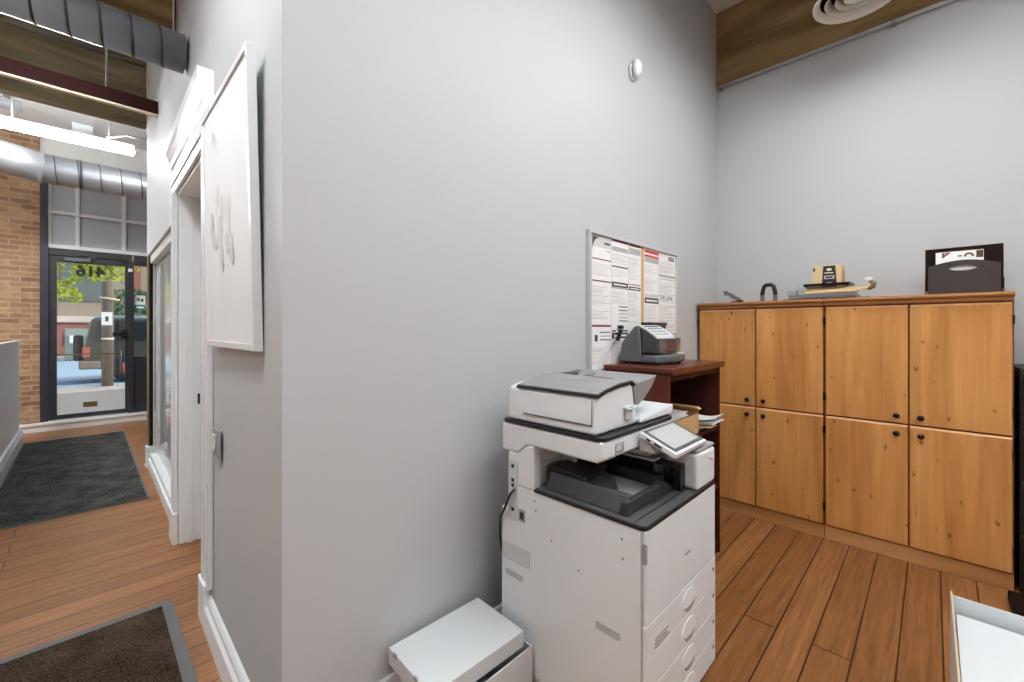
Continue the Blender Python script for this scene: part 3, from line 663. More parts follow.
# scanner unit
g=MB(); pf=[(.767,1.012),(.767,1.074),(1.239,1.074),(1.239,.962),(1.15,.962),(1.10,1.003),(.79,1.0005)]
g.prism(pf,'x',1.19,1.725); scn=g.build('scanner_unit',M['plastic'],cpx,bevel=.009,seg=3)
g=MB(); g.prism(rrect(1.188,1.727,.764,1.241,.03,6,(1,1,1,1)),'z',1.0745,1.0865); g.build('platen_frame',M['black'],cpx)
g=MB(); g.box(1.27,1.325,.7645,.7665,1.020,1.055,0); g.box(1.276,1.32,.7638,.7645,1.048,1.052,1); g.box(1.276,1.306,.7638,.7645,1.03,1.045,1); g.build('spec_label',[M['plasticgrey'],M['plastic2']],scn)
g=MB(); g.box(1.225,1.231,.7645,.7665,1.012,1.019); g.box(1.233,1.250,.7645,.7665,1.013,1.018); g.build('model_mark',M['plasticgrey'],scn)
# document feeder
prof=[(1.203,1.087),(1.206,1.14),(1.214,1.214),(1.26,1.226),(1.35,1.238),(1.44,1.242),(1.452,1.225),(1.462,1.17),(1.478,1.12),(1.478,1.087)]
g=MB(); g.prism(prof,'y',.80,1.222); fd=g.build('document_feeder',M['plastic'],cpx,bevel=.010,seg=3)
def strip(x0,x1,pts,off0,off1,y0,y1,m=0):
    a=[(x,z+off0) for x,z in pts]; b=[(x,z+off1) for x,z in reversed(pts)]
    return MB().prism(a+b,'y',y0,y1,m)
top=[(1.209,1.214),(1.26,1.2275),(1.35,1.2395),(1.44,1.2435),(1.456,1.232)]
strip(0,0,top,0,.008,.793,1.175).build('cover_edge',M['black'],fd)
top2=[(1.213,1.2155),(1.26,1.2278),(1.35,1.2398),(1.44,1.2438),(1.452,1.236)]
cvg=strip(0,0,top2,.0081,.012,.799,1.17).build('feeder_cover',M['coverg'],fd)
g=MB(); g.box(1.425,1.432,.87,.97,1.2558,1.2568); g.build('cover_slot',M['black'],cvg)
g=MB(); g.box(1.2015,1.2055,.815,.816,1.12,1.205,0); g.box(1.1995,1.2045,.815,1.13,1.118,1.121,0); g.build('side_seam',M['ink'],fd)
g=MB(); g.prism([(1.452,1.243),(1.50,1.240),(1.60,1.250),(1.640,1.259),(1.642,1.255),(1.60,1.215),(1.54,1.175),(1.49,1.155),(1.468,1.16)],'y',.80,1.20); ft=g.build('feed_tray',M['coverg'],fd,bevel=.003)
g=MB(); g.prism([(1.44,1.17),(1.50,1.09),(1.60,1.15),(1.60,1.175)],'z',1.2475,1.2535); g.build('paper_guide',M['black'],ft,bevel=.001)
g=MB(); g.box(1.47,1.58,1.05,1.06,1.2455,1.252); g.build('side_guide',M['coverg'],ft,bevel=.002)
g=MB(); g.box(1.385,1.425,.788,.7995,1.115,1.152); g.prism([(.776,1.152),(.776,1.160),(.7995,1.164),(.7995,1.152)],'x',1.38,1.43); g.build('release_lever',M['plastic2'],fd,bevel=.003)
g=MB(); g.box(1.388,1.422,.779,.7875,1.1605,1.163); g.build('lever_mark',M['plasticgrey'],fd)
g=MB(); g.prism([(1.479,1.088),(1.745,1.088),(1.765,1.105),(1.765,1.126),(1.479,1.106)],'y',.785,1.235); g.box(1.70,1.765,.93,1.235,1.1265,1.152); g.build('platen_cover',M['plastic'],cpx,bevel=.006)
# tower and column right
g=MB(); g.box(1.588,1.764,.6135,.735,.8475,.985); tw=g.build('side_tower',M['plastic'],cpx,bevel=.014,seg=3)
g=MB(); g.box(1.590,1.762,.6155,.755,.9855,.998); g.build('tower_cap',M['plasticgrey'],tw,bevel=.006)
g=MB(); g.lathe([(.0,-.003),(.010,-.003),(.010,.0)],(1.725,.6132,.945),'y',16,close=False); g.build('power_button',M['conn'],tw)
g=MB(); g.box(1.592,1.763,.7355,1.064,.8475,.984); g.build('inner_column',M['plastic2'],cpx)
g=MB(); g.box(1.585,1.5915,.74,.765,.86,.96); g.box(1.583,1.585,.745,.76,.90,.915); g.build('inner_latch',M['plasticgrey'],cpx)
# touch panel : tilted
pl=MB(); a=math.atan2(1.078-1.022,.75-.613)
ax=Vector((1,0,0)); ay=Vector((0,math.cos(a),math.sin(a))); az=Vector((0,-math.sin(a),math.cos(a)))
TM=mat4((1.41,.613,1.022),ax,ay,az); Lp=math.hypot(.137,.056)
g=MB().box(0,.266,0,Lp,-.022,0).xf(TM); tp=g.build('touch_panel',M['plastic'],cpx,bevel=.005)
g=MB().box(.008,.258,.010,Lp-.006,.0002,.0012).xf(TM); g.build('bezel',M['darkgrey'],tp)
g=MB().box(.026,.238,.024,Lp-.018,.0013,.0020).xf(TM); g.build('screen',M['screen'],tp)
g=MB().box(-.0012,-.0002,.055,.085,-.015,-.008).xf(TM).box; g=MB(); g.box(-.0012,-.0002,.055,.085,-.015,-.008); g.box(-.0012,-.0002,.10,.115,-.016,-.008); g.xf(TM); g.build('usb_slot',M['black'],tp)
g=MB(); g.prism([(.70,1.0),(.765,1.0),(.765,1.05),(.72,1.03)],'x',1.43,1.66); g.build('panel_bracket',M['plastic2'],tp,bevel=.004)
# front door + drawers
g=MB(); g.box(1.192,1.763,.6135,.6245,.545,.833); fdoor=g.build('front_door',M['plastic'],cpx,bevel=.008,seg=3)
g=MB(); g.box(1.475,1.515,.6125,.6134,.655,.664); g.build('maker_mark',M['plasticgrey'],fdoor)
g=MB(); g.box(1.1895,1.1985,.6128,.6245,.735,.795); g.build('door_latch',M['plasticgrey'],fdoor)
dz=[(.440,.541),(.337,.4365),(.236,.3335),(.138,.2325)]
for i,(z0,z1) in enumerate(dz):
    g=MB(); g.box(1.192,1.763,.6135,.6245,z0,z1+.0015); dr=g.build('paper_drawer',M['plastic'],cpx,bevel=.0012)
    zc=(z0+z1)/2-.004; xc=1.505
    # crescent hand grip: raised lens with a dark scooped half
    g=MB(); n=20
    ring=[(xc+.060*math.cos(2*PI*k/n),zc+.043*math.sin(2*PI*k/n)) for k in range(n)]
    g.prism(ring,'y',.6105,.6134); hd=g.build('handle',M['white'],dr,bevel=.002)
    arc=[(xc+.046*math.cos(PI+PI*k/10),zc-.002+.030*math.sin(PI+PI*k/10)) for k in range(11)]+[(xc+.046*math.cos(PI*(1-k/10)),zc-.002-.010*math.sin(PI*k/10)) for k in range(1,10)][::-1]
    arc=[(xc+.046*math.cos(PI+PI*k/10),zc-.004+.030*math.sin(PI+PI*k/10)) for k in range(11)]+[(xc+.046*math.cos(PI*k/10),zc-.004-.011*math.sin(PI*k/10)) for k in range(1,10)]
    g=MB(); g.prism(arc,'y',.6096,.6104); g.build('grip_recess',M['plasticgrey'],dr)
    g=MB(); g.box(1.735,1.745,.6125,.6134,zc+.01,zc+.022); g.build('paper_gauge',M['ink'],dr)
    if i==0:
        g=MB()
        for k,(xa,xb) in enumerate(((1.245,1.35),(1.245,1.33),(1.25,1.34))): g.box(xa,xb,.6125,.6134,.452+k*.012,.459+k*.012)
        g.build('tray_label',M['plasticgrey'],dr)
# left side details
def sidebox(name,y0,y1,z0,z1,m,d=.003,par=cpx):
    g=MB(); g.box(1.19-d,1.1899,y0,y1,z0,z1); return g.build(name,m,par,bevel=min(.002,d*.4))
sd=sidebox('hand_grip',.70,.79,.462,.486,M['grip'],.002); sidebox('hand_grip',1.122,1.216,.468,.492,M['grip'],.002)
sidebox('vent_panel',1.085,1.236,.535,.60,M['plastic2'],.003); sidebox('power_inlet',1.111,1.143,.702,.748,M['plasticgrey'],.003); sidebox('inlet_socket',1.118,1.134,.712,.738,M['black'],.005)
g=MB(); g.box(1.188,1.1899,1.150,1.200,.70,.925); g.build('port_panel',M['plastic2'],cpx)
g=MB()
for z in (.90,.845,.825,.73): g.box(1.1865,1.1879,1.168,1.182,z,z+.014)
g.build('port_socket',M['black'],cpx)
g=MB()
for y,z in ((.694,.786),(.691,.725),(1.06,.80),(1.055,.765),(.98,.68),(.86,.62)): g.box(1.1882,1.1899,y-.002,y+.002,z-.003,z+.003)
g.build('screw',M['ink'],cpx)
g=MB(); g.box(1.1885,1.1899,.628,.630,.14,.83); g.build('door_gap',M['paperg'],cpx)
g=MB(); g.tube([(1.183,1.16,.82),(1.174,1.175,.80),(1.172,1.20,.745),(1.178,1.235,.69),(1.20,1.262,.60),(1.25,1.275,.40),(1.26,1.28,.01)],.005,8); tag(g.build('network_cable',M['black'],loc=(1.18,1.2,.7)),'thin black cable plugged into rear side of the copier','cable')

# ------------------------------------------------------------------ storage boxes by the copier
bx=thing('storage_box','white cardboard storage box on the floor left of the copier','box',(.98,1.2,0))
g=MB(); x0,x1,y0,y1,h,t=.785,1.178,1.062,1.335,.262,.005
g.box(x0,x1,y0,y1,0.001,.006); g.box(x0,x0+t,y0,y1,.006,h); g.box(x1-t,x1,y0,y1,.006,h); g.box(x0+t,x1-t,y0,y0+t,.006,h); g.box(x0+t,x1-t,y1-t,y1,.006,h)
g.build('carton',M['cardwhite'],bx)
LM=Matrix.Translation((.757,1.366,0))@Matrix.Rotation(math.radians(-1.5),4,'Z')
g=MB(); W_,D_=.405,.272
g.box(0,W_,-D_,0,.316,.320); g.box(0,.004,-D_,0,.2625,.316); g.box(W_-.004,W_,-D_,0,.2625,.316); g.box(.004,W_-.004,-D_,-D_+.004,.2625,.316); g.box(.004,W_-.004,-.004,0,.2625,.316)
g.box(W_,W_+.002,-.23,-.19,.29,.318); g.box(W_,W_+.002,-.09,-.05,.29,.318)
g.xf(LM); lid=g.build('lid',M['cardwhite'],bx,bevel=.0015)
g=MB()
for y in (-.035,-.17): g.box(-.0015,.0,y-.022,y,.308,.3205); 
for y in (-.035,-.17): g.box(-.001,.005,y-.022,y,.3202,.3206)
g.xf(LM); g.build('lid_slot',M['plasticgrey'],lid)

# ------------------------------------------------------------------ bookcase
bk=thing('bookcase','dark cherry open bookcase between copier and pale wood cabinets','bookcase',(2.51,1.18,0))
g=MB(); g.prism([(2.135,1.214),(2.150,1.20),(2.90,1.20),(2.915,1.214),(2.915,1.236),(2.135,1.236)],'y',.955,1.368); g.build('top',M['cherry'],bk,bevel=.004)
g=MB(); g.box(2.148,2.168,.98,1.368,0.002,1.1995); g.build('side_panel',M['cherry'],bk)
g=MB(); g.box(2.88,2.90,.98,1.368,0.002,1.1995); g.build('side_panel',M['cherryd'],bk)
g=MB(); g.box(2.1685,2.8795,1.35,1.3675,.01,1.1995); g.build('back_panel',M['cherryd'],bk)
g=MB(); g.box(2.1685,2.8795,.985,1.005,1.165,1.1995); g.build('top_rail',M['cherryd'],bk)
for z in (.80,.42,.06):
    g=MB(); g.box(2.169,2.879,.985,1.349,z,z+.022); g.build('shelf',M['cherryd'],bk)
g=MB(); g.box(2.1685,2.8795,.99,1.005,.002,.059); g.build('kick_board',M['cherryd'],bk)
g=MB(); g.lathe([(.008,-.003),(.008,0)],(2.8795,1.15,1.12),'x',12); g.build('cam_cover',M['silver'],bk)
# carton with papers on the shelf
cb=thing('cardboard_box','small open brown cardboard box of papers on the bookcase shelf','box',(2.4,1.1,.823))
g=MB(); x0,x1,y0,y1,z0,z1,t=2.19,2.60,1.0,1.25,.8225,.955,.004
g.box(x0,x1,y0,y1,z0,z0+t); g.box(x0,x0+t,y0,y1,z0+t,z1); g.box(x1-t,x1,y0,y1,z0+t,z1+.012); g.box(x0+t,x1-t,y0,y0+t,z0+t,z1-.02); g.box(x0+t,x1-t,y1-t,y1,z0+t,z1)
g.prism([(.99,.962),(1.004,.975),(1.25,.975),(1.25,.967)],'x',x1-.02,x1+.02)
g.build('carton',M['card'],cb)
for i in range(5):
    g=MB(); a=random.uniform(-.12,.12); g.box(-.13,.13,-.09,.09,0,.003); g.xf(Matrix.Translation((2.38+random.uniform(-.02,.02),1.125,.925+i*.006))@Matrix.Rotation(a,4,'Z')@Matrix.Rotation(random.uniform(-.03,.03),4,'Y')); 
    o=g.build('paper_sheet',M['paper'],loc=(2.38,1.125,.925+i*.006)); tag(o,'loose white paper sheet lying in the brown cardboard box','paper','sheets in the cardboard box')
def wavy(name,label,x0,x1,y0,y1,z,curl,m,seed,grp):
    r=random.Random(seed); n=8; g=MB(); vs=[]; th=.002
    for i in range(n+1):
        for j in range(4):
            u=i/n; x=x0+(x1-x0)*j/3; y=y1+(y0-y1)*u
            zz=z+curl*max(0,u-.6)**2*6*(.6+.4*j/3)+.003*math.sin(5*u+seed)
            vs.append((x,y,zz))
    N=len(vs); vs2=[(a,b,c+th) for a,b,c in vs]; fs=[]
    for i in range(n):
        for j in range(3):
            q=[i*4+j,i*4+j+1,(i+1)*4+j+1,(i+1)*4+j]; fs.append(q[::-1]); fs.append([k+N for k in q])
    for i in range(n):
        for j in (0,3): fs.append([i*4+j,(i+1)*4+j,(i+1)*4+j+N,i*4+j+N])
    for j in range(3):
        for i in (0,n): fs.append([i*4+j,i*4+j+1,i*4+j+1+N,i*4+j+N])
    g.add(vs+vs2,fs); o=g.build(name,m,loc=((x0+x1)/2,(y0+y1)/2,z)); tag(o,label,'paper',grp)
wavy('paper_sheet','white paper sheet with upcurled corner sticking out of the bookcase shelf',2.64,2.79,.92,1.2,.892,.03,M['paper'],1,None)
wavy('paper_sheet','grey paper sheet under the curled sheet on bookcase shelf',2.62,2.78,.93,1.2,.878,.008,M['plastic2'],2,None)
wavy('paper_sheet','pale paper sheet lowest of the overhanging shelf papers',2.62,2.80,.92,1.2,.868,.01,M['paper'],3,None)
wavy('envelope','cream envelope at front of the shelf papers beside cardboard box',2.604,2.70,.93,1.18,.85,.01,M['cardtan'],4,None)
g=MB(); g.box(2.61,2.85,1.02,1.33,.8225,.846); tag(g.build('paper_ream',M['paper'],loc=(2.7,1.18,.823)),'stack of white paper under the loose sheets on bookcase shelf','paper')

# ------------------------------------------------------------------ postage meter
pm=thing('postage_meter','slate grey postage meter with sloped keypad on cherry bookcase','office machine',(2.45,1.22,1.2365))
X0=2.30
g=MB(); g.prism([(1.358,1.246),(1.345,1.36),(1.262,1.458),(1.235,1.466),(1.222,1.43),(1.215,1.246)],'x',X0,X0+.30); g.build('rear_housing',M['metergrey'],pm,bevel=.008,seg=3)
g=MB(); g.prism([(1.240,1.46),(1.19,1.437),(1.15,1.41),(1.121,1.386),(1.121,1.304),(1.214,1.304),(1.214,1.43)],'x',X0+.003,X0+.262); g.build('print_head',M['meterdark'],pm,bevel=.006,seg=3)
g=MB(); g.prism([(1.236,1.467),(1.19,1.445),(1.15,1.418),(1.119,1.393),(1.119,1.386),(1.15,1.411),(1.19,1.438),(1.236,1.460)],'x',X0+.01,X0+.25); kp=g.build('keypad_cover',M['plastic2'],pm)
g=MB()
for r_ in range(4):
    for c_ in range(5):
        t0=(r_+.5)/4.4; y=1.225-.095*t0; z=1.4655-.066*t0**1.15+.0005
        g.box(X0+.04+c_*.036,X0+.06+c_*.036,y-.006,y+.006,z-.004,z+.001)
g.build('key',M['ink'],kp)
g=MB(); n=16; g.prism([(X0+.07+.045*math.cos(2*PI*k/n),1.345+.043*math.sin(2*PI*k/n)) for k in range(n)],'y',1.1185,1.1209); g.build('round_badge',M['metergrey'],pm)
g=MB(); g.box(X0+.10,X0+.258,1.119,1.1209,1.312,1.38); g.build('front_window',M['meterbrown'],pm)
g=MB(); 
bp=[(X0-.002,1.215),(X0-.002,1.125),(X0+.03,1.105),(X0+.10,1.085),(X0+.22,1.078),(X0+.32,1.09),(X0+.37,1.115),(X0+.375,1.16),(X0+.36,1.21)]
g.prism(bp,'z',1.246,1.292); g.build('base_deck',M['metergrey'],pm,bevel=.012,seg=3)
g=MB(); g.prism([(X0+.29,1.09),(X0+.35,1.105),(X0+.365,1.14),(X0+.36,1.19),(X0+.28,1.19)],'z',1.2925,1.294); g.build('deck_label',M['paper'],pm)
g=MB()
for x,y in ((X0+.03,1.13),(X0+.30,1.12),(X0+.03,1.33),(X0+.27,1.33)): g.lathe([(.012,1.2365),(.012,1.2455)],(x,y,0),'z',12)
g.build('rubber_foot',M['black'],pm)
g=MB(); g.prism([(X0+.26,1.42),(X0+.36,1.42),(X0+.41,1.478),(X0+.41,1.486),(X0+.19,1.486),(X0+.19,1.478)],'y',1.245,1.32); g.build('stacker_hopper',M['meterdark'],pm,bevel=.003)
g=MB(); g.box(X0+.27,X0+.36,1.14,1.21,1.30,1.385); g.prism([(X0+.36,1.32),(X0+.40,1.36),(X0+.40,1.385),(X0+.36,1.39)],'y',1.15,1.20); g.build('side_module',M['metergrey'],pm,bevel=.005)
pc_=thing('power_cord','pale cord with black plugs hanging behind the postage meter','cord',(2.2,1.36,1.24))
g=MB(); g.tube([(2.075,1.362,1.15),(2.085,1.360,1.236),(2.11,1.356,1.27),(2.17,1.352,1.33),(2.245,1.350,1.40)],.003,8); g.build('cable',M['plastic2'],pc_)
g=MB()
for k in range(4):
    g.box(2.240+k*.014,2.278+k*.014,1.340,1.362,1.372+k*.024,1.394+k*.024)
g.build('plug',M['black'],pc_,bevel=.003)
g=MB()
for k in range(3): g.box(2.228+k*.014,2.2395+k*.014,1.348,1.358,1.372+k*.026,1.384+k*.026)
g.build('plug_collar',M['conn'],pc_)
g=MB(); g.box(2.82,2.885,1.225,1.30,1.2365,1.345); g.box(2.825,2.88,1.2243,1.2249,1.26,1.275); tag(g.build('cardboard_box',M['card'],loc=(2.85,1.26,1.2365)),'little brown cardboard carton behind the postage meter','box')

# ------------------------------------------------------------------ bulletin board
bd=thing('bulletin_board','aluminium framed cork notice board on the grey wall','notice board',(2.59,1.39,1.6))
bx0,bx1,bz0,bz1=2.005,3.173,1.19,2.014
g=MB(); fw=.022
for a in ((bx0,bx1,bz1-fw,bz1),(bx0,bx1,bz0,bz0+fw),(bx0,bx0+fw,bz0+fw,bz1-fw),(bx1-fw,bx1,bz0+fw,bz1-fw)): g.box(a[0],a[1],1.372,1.3975,a[2],a[3])
g.build('frame',M['alu'],bd,bevel=.002)
g=MB(); g.box(bx0+fw,bx1-fw,1.386,1.3974,bz0+fw,bz1-fw); g.build('cork_panel',M['cork'],bd)
def poster(name,label,x0,x1,z0,z1,cols):
    g=MB(); yb=1.3855; g.box(x0,x1,yb-.0015,yb,z0,z1,0)
    r=random.Random(int(x0*1000))
    for (ca,cbb,blocks) in cols:
        xa=x0+ca*(x1-x0); xb=x0+cbb*(x1-x0); zt=1.0
        # column separator
        if ca>0: g.box(xa-.0015,xa+.0015,yb-.0020,yb-.0015,z0,z1,2)
        for (u0,u1,kind) in blocks:
            za=z1-(z1-z0)*u1; zb=z1-(z1-z0)*u0; p=.006
            if kind in (3,4,5,2,6): g.box(xa+p,xb-p,yb-.0021,yb-.0015,za,zb,kind)
            if kind==1:
                z=zb-.006
                while z>za+.006:
                    ln=xb-xa-2*p; k=r.uniform(.55,1)
                    g.box(xa+p,xa+p+ln*k,yb-.0020,yb-.0015,z-.003,z,2 if r.random()<.45 else 6); z-=.0105
            if kind==7:
                g.box(xa+p,xb-p,yb-.0021,yb-.0015,za,zb,3)
                w=xb-xa-2*p; g.box(xa+p+.1*w,xa+p+.9*w,yb-.0026,yb-.0021,za+.35*(zb-za),za+.65*(zb-za),0)
            if kind==8:
                zz=zb-.01
                while zz>za+.01:
                    g.box(xa+p+.4*(xb-xa),xb-2*p,yb-.0021,yb-.0015,zz-.006,zz,3 if r.random()<.6 else 2); zz-=.022
    return g
cols=[(0,.375,[(.0,.085,6),(.17,.178,4),(.20,.30,1),(.33,.34,4),(.37,.53,1),(.55,.62,1),(.66,.675,4),(.70,.80,8),(.82,.96,1)]),
      (.375,.72,[(.0,.012,4),(.05,.085,5),(.10,.19,1),(.20,.21,3),(.22,.30,1),(.325,.365,7),(.37,.375,4),(.39,.50,1),(.50,.66,8),(.70,.712,4),(.72,.765,7),(.78,.96,1)]),
      (.72,1.0,[(.0,.014,4),(.03,.08,5),(.10,.30,1),(.325,.332,4),(.345,.375,7),(.39,.60,1),(.62,.66,1),(.70,.96,1)])]
g=poster('a','',2.03,2.615,1.20,1.99,cols)
# dark quarter arc in upper left corner and the header lettering
n=10; arc=[(2.045,1.98),(2.13,1.98)]+[(2.13-.085*math.sin(.5*PI*k/n),1.895+.085*math.cos(.5*PI*k/n)) for k in range(n+1)]
g.prism(arc[:1]+arc[2:],'y',1.3831,1.3838,3)
g.box(2.17,2.235,1.3831,1.3838,1.945,1.957,3); g.box(2.19,2.235,1.3831,1.3838,1.905,1.912,2)
g.box(2.07,2.10,1.3831,1.3838,1.372,1.41,3)
tag(g.build('poster',[M['paper'],M['inkl'],M['paperg'],M['ink'],M['inkm'],M['paperg'],M['inkl']],loc=(2.32,1.385,1.59)),'labour notice poster with maroon header bars on left half of the board','poster')
cols=[(0,.44,[(.0,.035,9),(.045,.065,9),(.09,.16,5),(.18,.30,1),(.33,.50,1),(.53,.57,6),(.575,.64,7),(.66,.98,1)]),
      (.44,1.0,[(.10,.26,1),(.27,.30,5),(.32,.33,2),(.36,.50,1),(.51,.515,2),(.60,.605,2),(.64,.98,1)])]
g=poster('b','',2.66,3.15,1.41,1.992,cols)
xa,xb=2.666,2.66+.44*.49-.006
g.box(xa,xb,1.3831,1.3838,1.963,1.981,4); g.box(xa,xb,1.3831,1.3838,1.938,1.951,4)
g.box(3.03,3.125,1.3831,1.3838,1.945,1.972,3); g.box(3.04,3.115,1.3826,1.3831,1.956,1.962,0)
textmb('THE LAW',.05,mat4((2.99,1.3835,1.665),(1,0,0),(0,0,1),(0,-1,0)),.0004,g,3)
tag(g.build('poster',[M['paper'],M['inkl'],M['paperg'],M['ink'],M['inkr'],M['paperg'],M['inkl']],loc=(2.9,1.385,1.7)),'white poster with red header bar reading THE LAW on right of board','poster')
g=MB(); g.box(2.70,3.13,1.3825,1.3838,1.22,1.40,0)
for k in range(8): g.box(2.72,3.1-.02*(k%3),1.3819,1.3825,1.375-k*.018,1.379-k*.018,1)
tag(g.build('notice',[M['paper'],M['paperg']],loc=(2.9,1.385,1.3)),'plain white notice below the red headed poster behind postage meter','notice')

# motion sensor on wall
ms=thing('motion_sensor','small white rounded sensor high on the grey wall','sensor',(2.525,1.397,3.13))
g=MB(); g.lathe([(.0,0),(.052,0),(.055,-.012),(.05,-.02)],(2.525,1.397,3.12),'y',24,close=False); g.build('mount',M['white'],ms)
st=MB(); st.lathe([(.0,-.062),(.022,-.058),(.038,-.045),(.044,-.021),(.0,-.021)],(0,0,0),'y',24,close=False); st.xf(Matrix.Translation((2.53,1.397,3.135))@Matrix.Diagonal((1,1,1.55,1))); st.build('lens_cover',M['white'],ms)

# ------------------------------------------------------------------ cabinets
def make_cabinet(y1,label):
    W=.846; y0=y1-W
    c=thing('storage_cabinet',label,'cabinet',(3.8,(y0+y1)/2,0))
    g=MB(); g.box(3.601,4.045,y0,y1,.0015,1.602); g.build('body',M['pinecarc'],c)
    g=MB(); g.prism([(3.588,1.602),(3.575,1.607),(3.575,1.622),(3.555,1.630),(3.545,1.634),(3.545,1.650),(4.05,1.650),(4.05,1.602)],'y',y0-.0,y1); g.build('cornice',M['pineedge'],c,bevel=.0015)
    g=MB(); g.box(3.592,3.6005,y0+.001,y1-.001,.0015,.094); g.build('kick_board',M['pineedge'],c)
    ym=(y0+y1)/2
    for (za,zb,kz) in ((.857,1.592,.903),(.102,.846,.792)):
        for s in (0,1):
            ya,yb=(y0+.007,ym-.004) if s==0 else (ym+.004,y1-.007)
            g=MB(); g.box(3.580,3.600,ya,yb,za,zb-.0085); d=g.build('door',M['pine'],c,bevel=.004)
            g=MB(); g.prism([(3.5805,zb-.008),(3.5895,zb+.001),(3.600,zb+.001),(3.600,zb-.008)],'y',ya+.001,yb-.001); g.build('door_edge',M['pinelight'],d)
            ky=ym-.054 if s==0 else ym+.056
            g=MB(); g.lathe([(.0,-.026),(.010,-.026),(.0165,-.020),(.0165,-.015),(.008,-.010),(.006,0),(.0,0)],(3.5798,ky,kz),'x',18,close=False); g.build('knob',M['knob'],d)
            hy=y0+.002 if s==0 else y1-.002
            for hz in ((za+.10),(zb-.12)):
                g=MB(); g.box(3.576,3.586,hy-.003,hy+.003,hz,hz+.05); g.build('hinge',M['knob'],d)
    return c
c1=make_cabinet(1.3775,'left knotty alder cabinet with four doors beside the cherry bookcase'); c1['group']='knotty alder cabinets'
c2=dup(c1,(0,-.848,0),'right knotty alder cabinet with four doors below the dark file holder')

# things on the cabinets
ZT=1.6505
sp=thing('stapler','small grey stapler lying open on left end of the cabinets','stapler',(3.8,1.18,ZT))
g=MB(); g.box(3.77,3.80,1.09,1.265,ZT,ZT+.012); g.box(3.775,3.795,1.10,1.15,ZT+.012,ZT+.03); g.box(3.778,3.792,1.15,1.19,ZT+.012,ZT+.022); g.build('base',M['fil'],sp,bevel=.003)
g=MB(); g.prism([(1.125,ZT+.028),(1.17,ZT+.034),(1.215,ZT+.07),(1.245,ZT+.075),(1.247,ZT+.095),(1.215,ZT+.098),(1.18,ZT+.085),(1.15,ZT+.06),(1.12,ZT+.045)],'x',3.772,3.798); g.build('arm',M['silver'],sp,bevel=.003)
g=MB(); g.box(3.7705,3.7995,1.215,1.25,ZT+.0985,ZT+.106); g.build('grip',M['fil'],sp,bevel=.003)
hp=thing('hole_punch','black arched hole punch with silver legs on left cabinet','hole punch',(3.8,.92,ZT))
g=MB(); pts=[]
for k in range(13):
    q=PI*k/12; pts.append((3.81,.922+.043*math.cos(q)*(1 if True else 1),ZT+.085+.052*math.sin(q)**.6 if math.sin(q)>0 else ZT+.085))
g.tube([(3.81,.968,ZT+.06)]+[(3.81,.965,ZT+.085),(3.81,.955,ZT+.128),(3.81,.94,ZT+.140),(3.81,.904,ZT+.140),(3.81,.889,ZT+.128),(3.81,.879,ZT+.085),(3.81,.876,ZT+.06)],.0155,10); g.build('handle',M['black'],hp)
g=MB()
for y in (.967,.877): g.box(3.798,3.822,y-.013,y+.013,ZT+.014,ZT+.06); g.lathe([(.007,-.013),(.007,.013)],(3.81,y,ZT+.066),'x',10)
g.build('leg',M['silver'],hp,bevel=.002)
g=MB()
for y in (.972,.872): g.box(3.775,3.85,y-.022,y+.016,ZT,ZT+.0135)
g.build('base',M['fil'],hp,bevel=.002)
# paper trimmer
tm=thing('paper_trimmer','grey guillotine paper trimmer with wooden arm under cardboard box','paper trimmer',(3.85,.55,ZT))
g=MB(); g.box(3.70,4.0,.30,.80,ZT,ZT+.012); g.build('base_foot',M['fil'],tm,bevel=.002)
g=MB(); g.box(3.69,4.0,.375,.765,ZT+.0125,ZT+.042); g.build('board',M['platengrey'],tm,bevel=.002)
g=MB(); g.box(3.70,3.76,.715,.775,ZT+.0425,ZT+.078); g.build('clamp',M['plasticgrey'],tm,bevel=.003)
g=MB(); g.box(3.684,3.689,.375,.70,ZT+.015,ZT+.030); g.build('scale_strip',M['silver'],tm)
g=MB(); g.prism([(.66,ZT+.045),(.40,ZT+.050),(.33,ZT+.058),(.30,ZT+.062),(.30,ZT+.082),(.34,ZT+.080),(.40,ZT+.075),(.66,ZT+.068)],'x',3.69,3.715); g.build('blade_arm',M['cardtan'],tm,bevel=.002)
g=MB(); g.tube([(3.70,.31,ZT+.062),(3.70,.285,ZT+.075),(3.70,.278,ZT+.10),(3.70,.30,ZT+.115)],[.012,.015,.014,.010],10); g.build('handle',M['brass'],tm)
g=MB(); g.box(3.69,3.72,.285,.325,ZT+.117,ZT+.14); g.build('handle_cap',M['conn'],tm,bevel=.004)
g=MB(); g.box(3.73,3.98,.385,.655,ZT+.0425,ZT+.088); tag(g.build('board_stack',M['cardtan'],loc=(3.85,.52,ZT+.0425)),'thick tan board lying on trimmer below the black tray','board')
ty=thing('tray','shallow black tray under the printed cardboard box','tray',(3.85,.54,ZT+.09))
g=MB(); zt=ZT+.0885; g.prism([(.655,zt),(.425,zt),(.405,zt+.03),(.410,zt+.03),(.430,zt+.005),(.650,zt+.005),(.672,zt+.03),(.677,zt+.03)],'x',3.70,3.96); g.build('pan',M['black'],ty)
g=MB(); g.box(3.698,3.702,.41,.67,zt+.008,zt+.03); g.build('front_lip',M['darkbrown'],ty)
pbx=thing('printed_box','small tan cardboard box with black printed label on black tray','box',(3.85,.54,zt))
g=MB(); zb=zt+.0055; g.box(3.735,3.90,.455,.625,zb,zb+.152); g.build('carton',M['cardtan'],pbx,bevel=.002)
g=MB(); g.prism([(.568,zb+.002),(.480,zb+.002),(.490,zb+.148),(.560,zb+.148)],'x',3.7335,3.7348,0); g.prism([(.535+.016*math.cos(2*PI*k/12)-.01,zb+.122+.010*math.sin(2*PI*k/12)) for k in range(12)],'x',3.7325,3.7334,1)
